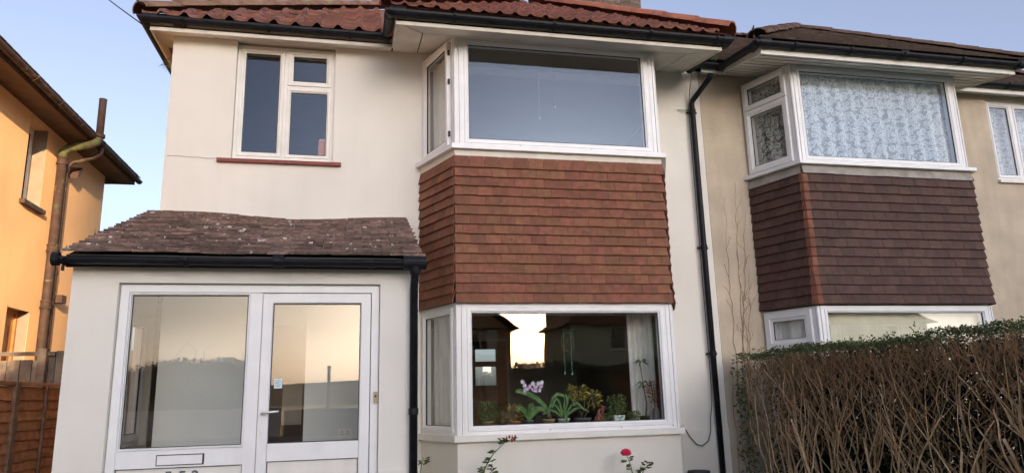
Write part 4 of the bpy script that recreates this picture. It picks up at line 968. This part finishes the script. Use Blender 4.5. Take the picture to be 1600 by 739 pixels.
# ------------------------------------------------------------------ plants on the window board (top at z = .985)
random.seed(11); SBZ = .986
def pot(t_, x, y, r_, h_, mat, square=False):
    if square: b = MB().add([(x+sx*r_*k, y+sy_*r_*k, z) for k, z in ((.75,SBZ),(1,SBZ+h_),(.9,SBZ+h_),(.85,SBZ+h_*.85)) for sx, sy_ in ((-1,-1),(1,-1),(1,1),(-1,1))], [(3,2,1,0)]+[(k*4+i,k*4+(i+1)%4,k*4+4+(i+1)%4,k*4+4+i) for k in range(3) for i in range(4)]+[(12,13,14,15)])
    else: b = MB().lathe((x,y,SBZ), [(r_*.78,0),(r_*.95,h_*.8),(r_*1.05,h_*.8),(r_*1.05,h_),(r_*.9,h_),(r_*.88,h_*.88)], 16)
    b.build('pot', mat, t_, not square); MB().lathe((x,y,SBZ+h_*.86), [(r_*.86,0),(r_*.5,.006)], 12).build('soil', 'soil', t_)
def pl(x, label, y=-.52): return thing('potted_plant', (x, y, SBZ), label, 'plant', 'plants on the bay window board')
def bush(t_, x, y, z0, z1, rad, n, L, w_, mat, up_=.6):
    b = MB()
    for i in range(n):
        a = rnd(0, 6.28); k = random.random()**.5; zz = rnd(z0, z1); rr_ = rad*k*(1-.5*abs((zz-z0)/(z1-z0)-.5))
        b.leaf((x+math.cos(a)*rr_, y+math.sin(a)*rr_*.7, zz), (math.cos(a), math.sin(a), rnd(-.2,1)*up_*2), L*rnd(.6,1), w_)
    b.build('foliage', mat, t_)
    s = MB()
    for i in range(7): a = i*.9; s.tube([(x,y,z0-.06),(x+math.cos(a)*rad*.3,y+math.sin(a)*rad*.25,(z0+z1)/2),(x+math.cos(a)*rad*.6,y+math.sin(a)*rad*.4,z1)], .003, 4)
    s.build('stalks', 'stalk', t_)
t = pl(1.345, 'bushy green succulent at the left end of the window board'); pot(t,1.345,-.52,.06,.08,'pot_tan'); bush(t,1.345,-.52,1.06,1.25,.10,240,.06,.012,'plant',1.2)
t = pl(1.505, 'small pale spiky plant second from left on window board'); pot(t,1.505,-.52,.045,.07,'pot_dark'); bush(t,1.505,-.52,1.05,1.17,.05,40,.08,.006,'stalk',1.5)
t = pl(1.63, 'yellowish leafy plant in terracotta pot below the orchid'); pot(t,1.63,-.52,.06,.075,'terracotta'); bush(t,1.63,-.52,1.06,1.22,.10,120,.06,.016,'plant_yellow',.8)
t = pl(1.785, 'moth orchid with purple and white flowers in window'); pot(t,1.785,-.52,.05,.08,'pot_grey')
b = MB()
for a, L in ((-2.6,.16),(-.4,.18),(.5,.14),(2.4,.12),(-1.3,.1)): b.ribbon([(1.785+math.cos(a)*L*k, -.52+math.sin(a)*L*k*.5, 1.07+.10*math.sin(k*2.4)+.02*k) for k in (0,.3,.6,.85,1)], .055)
b.ribbon([(1.79,-.53,1.09),(1.80,-.54,1.15),(1.80,-.55,1.22),(1.79,-.56,1.24)], .06); b.build('foliage', 'plant', t)
for pts in ([(1.78,-.52,1.07),(1.775,-.52,1.25),(1.77,-.52,1.42),(1.74,-.52,1.46),(1.72,-.52,1.42)], [(1.79,-.52,1.07),(1.85,-.52,1.25),(1.90,-.52,1.40),(1.88,-.52,1.46),(1.84,-.52,1.44)]): MB().tube(pts, .0035, 5).build('flower_stem', 'stalk', t, True)
for k in range(13):
    x, z = ((1.72,1.46),(1.74,1.42),(1.77,1.39),(1.74,1.37),(1.80,1.41),(1.83,1.44),(1.86,1.41),(1.89,1.44),(1.92,1.41),(1.86,1.37),(1.90,1.37),(1.83,1.38),(1.93,1.45))[k]; b = MB()
    for j in range(5):
        a = j*1.2566+rnd(-.2,.2); c = Vector((x,-.545-.006*(k%4),z)); e_ = Vector((math.cos(a),-.15+.5*math.sin(k*2.1)*math.cos(a),math.sin(a))); s_ = Vector((-math.sin(a),0,math.cos(a)))
        b.add([c, c+e_*.013+s_*.010, c+e_*.024+s_*.005, c+e_*.024-s_*.005, c+e_*.013-s_*.010], [(0,1,2,3,4)])
    b.build('flower', 'orchid_w' if k in (0,1,5,7,12) else 'orchid', t)
t = pl(2.00, 'amaryllis with one long strap leaf in a tan pot'); pot(t,2.0,-.52,.062,.085,'pot_tan'); MB().lathe((2.0,-.52,1.07), [(.02,0),(.034,.02),(.02,.05),(.012,.07)], 10).build('bulb', 'stalk', t)
b = MB(); b.ribbon([(2.0,-.52,1.10),(1.96,-.53,1.20),(1.88,-.54,1.28),(1.78,-.55,1.335),(1.68,-.56,1.365),(1.64,-.56,1.36)], .05); b.ribbon([(2.0,-.52,1.10),(2.02,-.52,1.20),(2.05,-.53,1.29),(2.10,-.53,1.325),(2.16,-.53,1.31),(2.2,-.53,1.27)], .036); b.ribbon([(2.0,-.52,1.10),(1.99,-.52,1.17),(1.95,-.52,1.22)], .03); b.build('foliage', 'plant', t)
t = pl(2.165, 'arching strap leaved plant in a round white pot'); pot(t,2.165,-.52,.06,.085,'pot_white'); b = MB()
for a, h_ in ((-.16,.16),(-.11,.22),(.09,.24),(.17,.17),(.22,.12),(.03,.26),(-.2,.10)): b.ribbon([(2.165+a*k, -.52-.04*k, 1.06+h_*math.sin(k*2.1)) for k in (0,.25,.5,.75,1,1.2)], .026)
b.ribbon([(2.165,-.53,1.09),(2.16,-.60,1.12),(2.165,-.615,1.06),(2.165,-.615,1.0)], .028); b.build('foliage', 'plant', t)
t = pl(2.375, 'tall yellow variegated croton in a wide grey pot'); pot(t,2.375,-.52,.085,.085,'pot_grey'); bush(t,2.33,-.52,1.24,1.40,.105,150,.075,.022,'plant_yellow',.6); bush(t,2.50,-.54,1.18,1.34,.07,70,.075,.02,'plant_yellow',.5)
b = MB()
for i in range(36): b.leaf((2.55+rnd(-.03,.03),-.55+rnd(-.03,.03),rnd(1.06,1.2)), (rnd(-.6,.9),rnd(-1,0),rnd(-1,0)), .07, .024)
b.build('drooping_leaves', 'plant_pink', t)
for q in ((2.37,2.32),(2.39,2.47),(2.36,2.41)): MB().tube([(q[0],-.52,1.06),((q[0]+q[1])/2,-.52,1.15),(q[1],-.52,1.28)], .006, 6).build('stem', 'stalk', t, True)
t = pl(2.63, 'low green seedling in shallow grey pot beside croton'); pot(t,2.63,-.52,.055,.045,'pot_grey'); bush(t,2.63,-.52,1.03,1.10,.07,90,.04,.016,'plant',.6)
t = pl(2.765, 'bushy plant in square white pot with blue print'); pot(t,2.765,-.53,.062,.10,'pot_blue',True); bush(t,2.765,-.53,1.10,1.29,.10,260,.05,.013,'plant',.9)
t = pl(2.955, 'low succulent in grey pot near the right curtain'); pot(t,2.955,-.52,.055,.05,'pot_grey'); bush(t,2.955,-.52,1.03,1.12,.065,110,.04,.018,'plant',1)
t = pl(3.09, 'tall thin stemmed plant against the white curtain', -.5); pot(t,3.09,-.5,.06,.085,'pot_dark'); MB().tube([(3.10,-.5,1.05),(3.12,-.5,1.2),(3.10,-.5,1.35),(3.085,-.5,1.5),(3.07,-.5,1.66)], [.009,.008,.006,.005,.004], 6).build('stem', 'stalk', t, True)
b = MB()
for z, n_ in ((1.66,12),(1.43,9),(1.38,5)):
    for i in range(n_): a = i*6.28/n_; b.leaf((3.085,-.5,z), (math.cos(a),math.sin(a)*.6-.2,rnd(-.2,.3)), rnd(.07,.11), .028, .5)
b.build('foliage', 'plant', t)
t = pl(3.20, 'red leaved sprig in a clear jar at right end of window board'); MB().lathe((3.20,-.55,SBZ), [(.035,0),(.04,.02),(.04,.13),(.028,.155),(.03,.165)], 14).build('jar', 'pot_grey', t, True); bush(t,3.19,-.55,1.20,1.44,.065,150,.045,.018,'plant_red',.5); MB().tube([(3.2,-.55,1.1),(3.195,-.55,1.35)], .004, 5).build('stem', 'stalk', t)

# ------------------------------------------------------------------ roses in front of the bay
random.seed(3)
def rose(name, canes, label, bloom=None, buds=()):
    t_ = thing(name, (canes[0][0][0], canes[0][0][1], 0), label, 'rose bush')
    lv = MB()
    for c in canes:
        MB().tube(c, [.008-.005*i/(len(c)-1) for i in range(len(c))], 6).build('cane', 'plant', t_, True)
        for a_, b_ in zip(c[1:-1], c[2:]):
            for k in range(6):
                q = V3(a_).lerp(V3(b_), rnd(0,1)); d_ = Vector((rnd(-1,1), rnd(-1,.4), rnd(-.2,.5))).normalized(); st = q+d_*.05
                for s_ in (-1,0,1):
                    for h_ in (.02,.045):
                        lv.leaf(q+d_*h_, d_+Vector((d_.y,-d_.x,0))*s_*.9, rnd(.035,.05), rnd(.022,.032), .2)
    tag(lv.build('leaves', 'leaf', t_), None, kind='stuff')
    if bloom:
        b = MB(); c = V3(bloom)
        for ring_, (n_, rr_, zz, h_) in enumerate(((4,.014,.014,.035),(5,.026,.008,.036),(6,.038,-.002,.034),(7,.046,-.012,.026))):
            for i in range(n_):
                a = i*6.28/n_+ring_*.5; e_ = Vector((math.cos(a),math.sin(a),0)); s_ = Vector((-math.sin(a),math.cos(a),0)); wv = 3.6*rr_/n_+.006
                p_ = c+e_*rr_*.6+Z*(zz-.012)
                b.add([p_-s_*wv, p_+s_*wv, p_+e_*rr_*.45+s_*wv*1.1+Z*h_, p_+e_*rr_*.6+Z*(h_+.006), p_+e_*rr_*.45-s_*wv*1.1+Z*h_], [(0,1,2,3,4)])
        b.build('bloom', 'rose', t_)
    for q in buds:
        MB().lathe(q, [(.002,-.016),(.011,-.006),(.012,.004),(.005,.018),(.001,.022)], 7).build('bud', 'rosebud', t_, True)
rose('rose_bush', [[(1.12,-1.0,0),(1.13,-1.0,.35),(1.20,-1.0,.62),(1.30,-1.02,.78),(1.42,-1.0,.88),(1.50,-1.0,.915)], [(1.13,-1.0,0),(1.12,-.98,.3),(1.20,-.98,.58),(1.26,-1.0,.72)], [(1.12,-1.0,0),(1.16,-1.02,.4),(1.25,-1.04,.60),(1.33,-1.03,.66)]],
     'climbing rose with small red brown buds under left of bay window', None, [(1.50,-1.0,.925),(1.47,-1.0,.93),(1.52,-1.0,.905),(1.44,-1.01,.92),(1.49,-1.02,.90),(1.53,-.99,.93)])
rose('rose_bush', [[(2.75,-1.0,0),(2.74,-1.0,.4),(2.70,-1.0,.62),(2.665,-1.0,.71)], [(2.75,-1.0,0),(2.78,-1.02,.4),(2.84,-1.0,.58),(2.93,-1.0,.62)], [(2.76,-1.0,0),(2.74,-1.0,.3),(2.76,-1.03,.52),(2.80,-1.03,.61)]],
     'rose with one bright pink bloom under right of bay window', (2.655,-1.01,.735))
rose('rose_bush', [[(.60,-.5,0),(.61,-.5,.4),(.66,-.52,.66),(.68,-.52,.74)]], 'thin rose shoot at bottom beside the porch downpipe')

# dark round pot at the foot of the wall
dpot = thing('garden_pot', (3.82,-.2,0), 'dark brown round pot rim at foot of wall beside downpipe', 'pot')
MB().lathe((3.82,-.2,0), [(.09,0),(.115,.38),(.125,.38),(.125,.435),(.108,.435),(.10,.39)], 24).build('body', 'pot_dark', dpot, True); MB().lathe((3.82,-.2,.39), [(.1,0),(.05,.004)], 16).build('soil', 'soil', dpot)
# loose cable from the bay sill up the downpipe
pts = [(3.72,-.03,.945),(3.76,-.04,.90),(3.82,-.04,.80),(3.90,-.04,.71),(3.97,-.04,.69),(4.05,-.04,.74),(4.09,-.04,.85),(4.10,-.045,1.0),(4.125,-.05,1.15),(4.14,-.05,1.5),(4.138,-.05,2.5),(4.14,-.05,3.8),(4.145,-.05,4.86),(4.16,-.08,5.1),(4.19,-.12,5.34)]
tag(MB().tube(pts, .0055, 6).build('loose_cable', 'cable', None, True), 'black cable looping from bay sill up beside the long downpipe', 'cable')
n = 16; A, Bv = Vector((-2.0,-.26,5.43)), Vector((-9.5,-14,8.6))
A = Vector((-2.38,-.22,5.40)); Bv = A+(Vector((-3.185,1.288,6.5))-A)*12
tag(MB().tube([A.lerp(Bv,i/n)-Z*(.9*(i/n)*(1-i/n)) for i in range(n+1)], .008, 5).build('telephone_wire', 'cable'), 'overhead wire running from left eaves corner up into the sky', 'wire')

# ------------------------------------------------------------------ across the street (seen mirrored in the glass)
def street_house(x0, x1, y0, depth, eave, mat, label, gable=None, doorx=None):
    t_ = thing('street_house', ((x0+x1)/2, y0-depth/2, 0), label, 'house'); y1 = y0-depth
    P_ = Plane((x1, y0), (x0, y0)); L = x1-x0
    wins = [(L*a, L*a+1.5, z, z+1.25) for a in (.12, .60) for z in (.95, 3.25)]
    dx = L*.46
    b = MB()
    for a0, a1, z0, z1 in cells(wins+[(dx-.5, dx+.45, .1, 2.15)], 0, L, 0, eave): b.obox(P_, a0, a1, z0, z1, -.25, 0)
    b.box(x0, x0+.25, y1, y0-.25, 0, eave).box(x1-.25, x1, y1, y0-.25, 0, eave).box(x0, x1, y1-.2, y1, 0, eave)
    b.build('wall', mat, t_)
    MB().box(x0+.3, x1-.3, y0-2.5, y0-2.45, 0, eave).build('inner_wall', 'roomwall', t_)
    for a0, a1, z0, z1 in wins:
        w_ = MB().ring(P_, a0, a1, z0, z1, [(0,-.15),(0,-.05),(.07,-.05),(.07,-.15)]).obox(P_, (a0+a1)/2-.035, (a0+a1)/2+.035, z0+.07, z1-.07, -.15, -.051).build('window', 'upvc', t_)
        MB().obox(P_, a0+.07, a1-.07, z0+.07, z1-.07, -.11, -.10).build('pane', 'glass_plain', w_); MB().obox(P_, a0-.08, a1+.08, z0-.07, z0-.003, -.1, .06).build('sill', 'upvc', w_)
        MB().obox(P_, a0+.07, a0+.45, z0+.07, z1-.07, -.25, -.2).build('curtain', 'net', w_)
    d_ = MB().obox(P_, dx-.49, dx+.44, .1, 2.14, -.14, -.08).build('door', 'oak', t_); MB().obox(P_, dx-.3, dx+.25, 1.3, 1.95, -.079, -.07).build('pane', 'glass_plain', d_)
    o = .4; ez = eave-.05
    if gable:
        xm = (x0+x1)/2; zr = ez+(x1-x0+2*o)/2*gable
        MB().add([(x0-o,y0+o,ez),(x1+o,y0+o,ez),(x1+o,y1-o,ez),(x0-o,y1-o,ez),(xm,y0+o,zr),(xm,y1-o,zr)], [(0,4,5,3),(4,1,2,5),(0,3,2,1)]).build('roof', 'opp_roof', t_)
        MB().add([(x0,y0,eave),(x1,y0,eave),(xm,y0,zr-.35)], [(0,1,2)]).build('gable_wall', mat, t_)
    else:
        hw = (depth+2*o)/2; zr = ez+hw*.85; ym = (y0+y1)/2
        MB().add([(x0-o,y0+o,ez),(x1+o,y0+o,ez),(x1+o,y1-o,ez),(x0-o,y1-o,ez),(x0-o+hw,ym,zr),(x1+o-hw,ym,zr)], [(0,4,5,1),(1,5,2),(2,5,4,3),(3,4,0),(0,1,2,3)]).build('roof', 'opp_roof', t_)
    cx = x1-1.2; c_ = MB().box(cx-.35, cx+.35, (y0+y1)/2-.3, (y0+y1)/2+.3, ez+.5, zr+1.1).build('chimney', 'brick', t_)
    for k in (-.15,.15): MB().lathe((cx+k,(y0+y1)/2,zr+1.1), [(.11,0),(.09,.4),(.07,.4)], 10).build('chimney_pot', 'terracotta', c_)
street_house(10.3, 19.0, -27.0, 5.2, 4.6, 'opp_wall', 'green rendered hipped house across the street, mirrored in the lower bay')
street_house(1.2, 7.2, -27.0, 7.5, 4.4, 'opp_wall2', 'brown gabled house across the street, mirrored left in lower bay', gable=.66)
street_house(22, 31, -27.5, 7.5, 4.6, 'opp_wall2', 'hipped brown house farther right across the street')
street_house(-34, -24, -30, 7.5, 4.6, 'opp_wall2', 'hipped brown house far left across the street')
random.seed(9)
def far_hedge(x0, x1, y, h_, d_, n_, label, mat='leaf_dark', rough=.3):
    t_ = thing('garden_hedge', ((x0+x1)/2, y, 0), label, 'hedge'); b = MB(); m = max(4, int((x1-x0)/.8)); top = [h_+rnd(-rough,rough) for _ in range(m+1)]
    for i in range(m):
        xa = x0+(x1-x0)*i/m; xb = x0+(x1-x0)*(i+1)/m
        b.add([(xa,y+d_/2,0),(xb,y+d_/2,0),(xb,y+d_*.4,top[i+1]*.94),(xa,y+d_*.4,top[i]*.94),(xa,y-d_/2,0),(xb,y-d_/2,0),(xb,y-d_*.4,top[i+1]*.94),(xa,y-d_*.4,top[i]*.94)], [(0,1,2,3),(3,2,6,7),(5,4,7,6)])
    b.build('core', 'leaf_dark', t_)
    b = MB()
    for i in range(n_):
        x = rnd(x0,x1); k = (x-x0)/(x1-x0)*m; i0 = min(int(k), m-1); tp = top[i0]+(top[i0+1]-top[i0])*(k-i0)
        if random.random() < .5: p_ = (x, y+rnd(-d_/2,d_/2), tp*.94+rnd(-.1,.16))
        else: p_ = (x, y+d_*.47+rnd(-.1,.1), rnd(.05,tp))
        b.leaf(p_, (rnd(-1,1),rnd(-1,1),rnd(-.3,1)), rnd(.10,.22), rnd(.06,.11))
    tag(b.build('leaves', mat, t_), None, kind='stuff')
    b = MB()
    for i in range(int((x1-x0)*1.2)):
        x = rnd(x0,x1); b.tube([(x,y,h_*.9),(x+rnd(-.2,.2),y,h_+rnd(.1,.4)),(x+rnd(-.6,.6),y,h_+rnd(.3,.9))], [.015,.01,.004], 4)
    b.build('shoots', 'twig', t_)
far_hedge(-16, -3.6, -23.4, 2.7, 1.4, 5000, 'straggly garden hedge across the street, mirrored in the porch glass', 'leaf')
far_hedge(6.6, 13.5, -23.6, 2.6, 1.6, 3500, 'tall dark garden hedge across the street, mirrored in lower bay')
tag(MB().box(-16, -2.5, -22.62, -22.42, 0, 1.0).box(-16, -2.5, -22.66, -22.38, 1.0, 1.07).build('garden_wall', 'white_wall'), 'low white garden wall with coping across the street', 'wall')
tag(MB().box(-2.4, 6.5, -22.62, -22.42, 0, .9).box(-2.4, 6.5, -22.66, -22.38, .9, .97).build('garden_wall', 'brick'), 'low brown garden wall with coping across the street', 'wall')
lp = thing('gate_post', (-.9,-21.2,0), 'slim dark post across the street, mirrored in the porch door', 'post')
MB().tube([(-.9,-21.2,.1),(-.9,-21.2,1.2),(-.9,-21.2,2.3)], [.06,.055,.055], 8).build('shaft', 'iron', lp); MB().lathe((-.9,-21.2,2.3), [(.075,0),(.075,.05),(.03,.09)], 10).build('cap', 'iron', lp)
tb_ = thing('shading_block', (45, -135, 0), 'tall flat roofed block added far off to shade the white facade', 'sun blocker')
TX0, TX1, TY0, TY1, TH = 40.36, 60, -130, -145, 33  # unseen block, added so its shadow covers the white and pebbledashed houses
MB().box(TX0, TX1, TY1, TY0, 0, TH).build('wall', 'opp_wall2', tb_); MB().box(TX0-.3, TX1+.3, TY1-.3, TY0+.3, TH, TH+.6).build('roof', 'kerb', tb_)
wme = MB().box(-.9, .9, 0, .08, 0, 1.5).mesh('window', M['pot_dark'])
for k in range(10):
    for x in range(6): piece('window', wme, Matrix.Translation((TX0+2+x*3.1, TY0-.02, 1.5+k*2.95)), tb_)
# far rising ground beyond the street
b = MB(); m = 60
for i in range(m):
    xa, xb = -260+520*i/m, -260+520*(i+1)/m; za_ = 4+2.0*math.sin(i*.31)+1.2*math.sin(i*.83+1); zb_ = 4+2.0*math.sin((i+1)*.31)+1.2*math.sin((i+1)*.83+1)
    b.add([(xa,-135,-.1),(xb,-135,-.1),(xb,-175,zb_),(xa,-175,za_),(xb,-260,zb_*.7),(xa,-260,za_*.7)], [(1,0,3,2),(2,3,5,4)])
tag(b.build('hills', 'hill'), None, kind='structure')
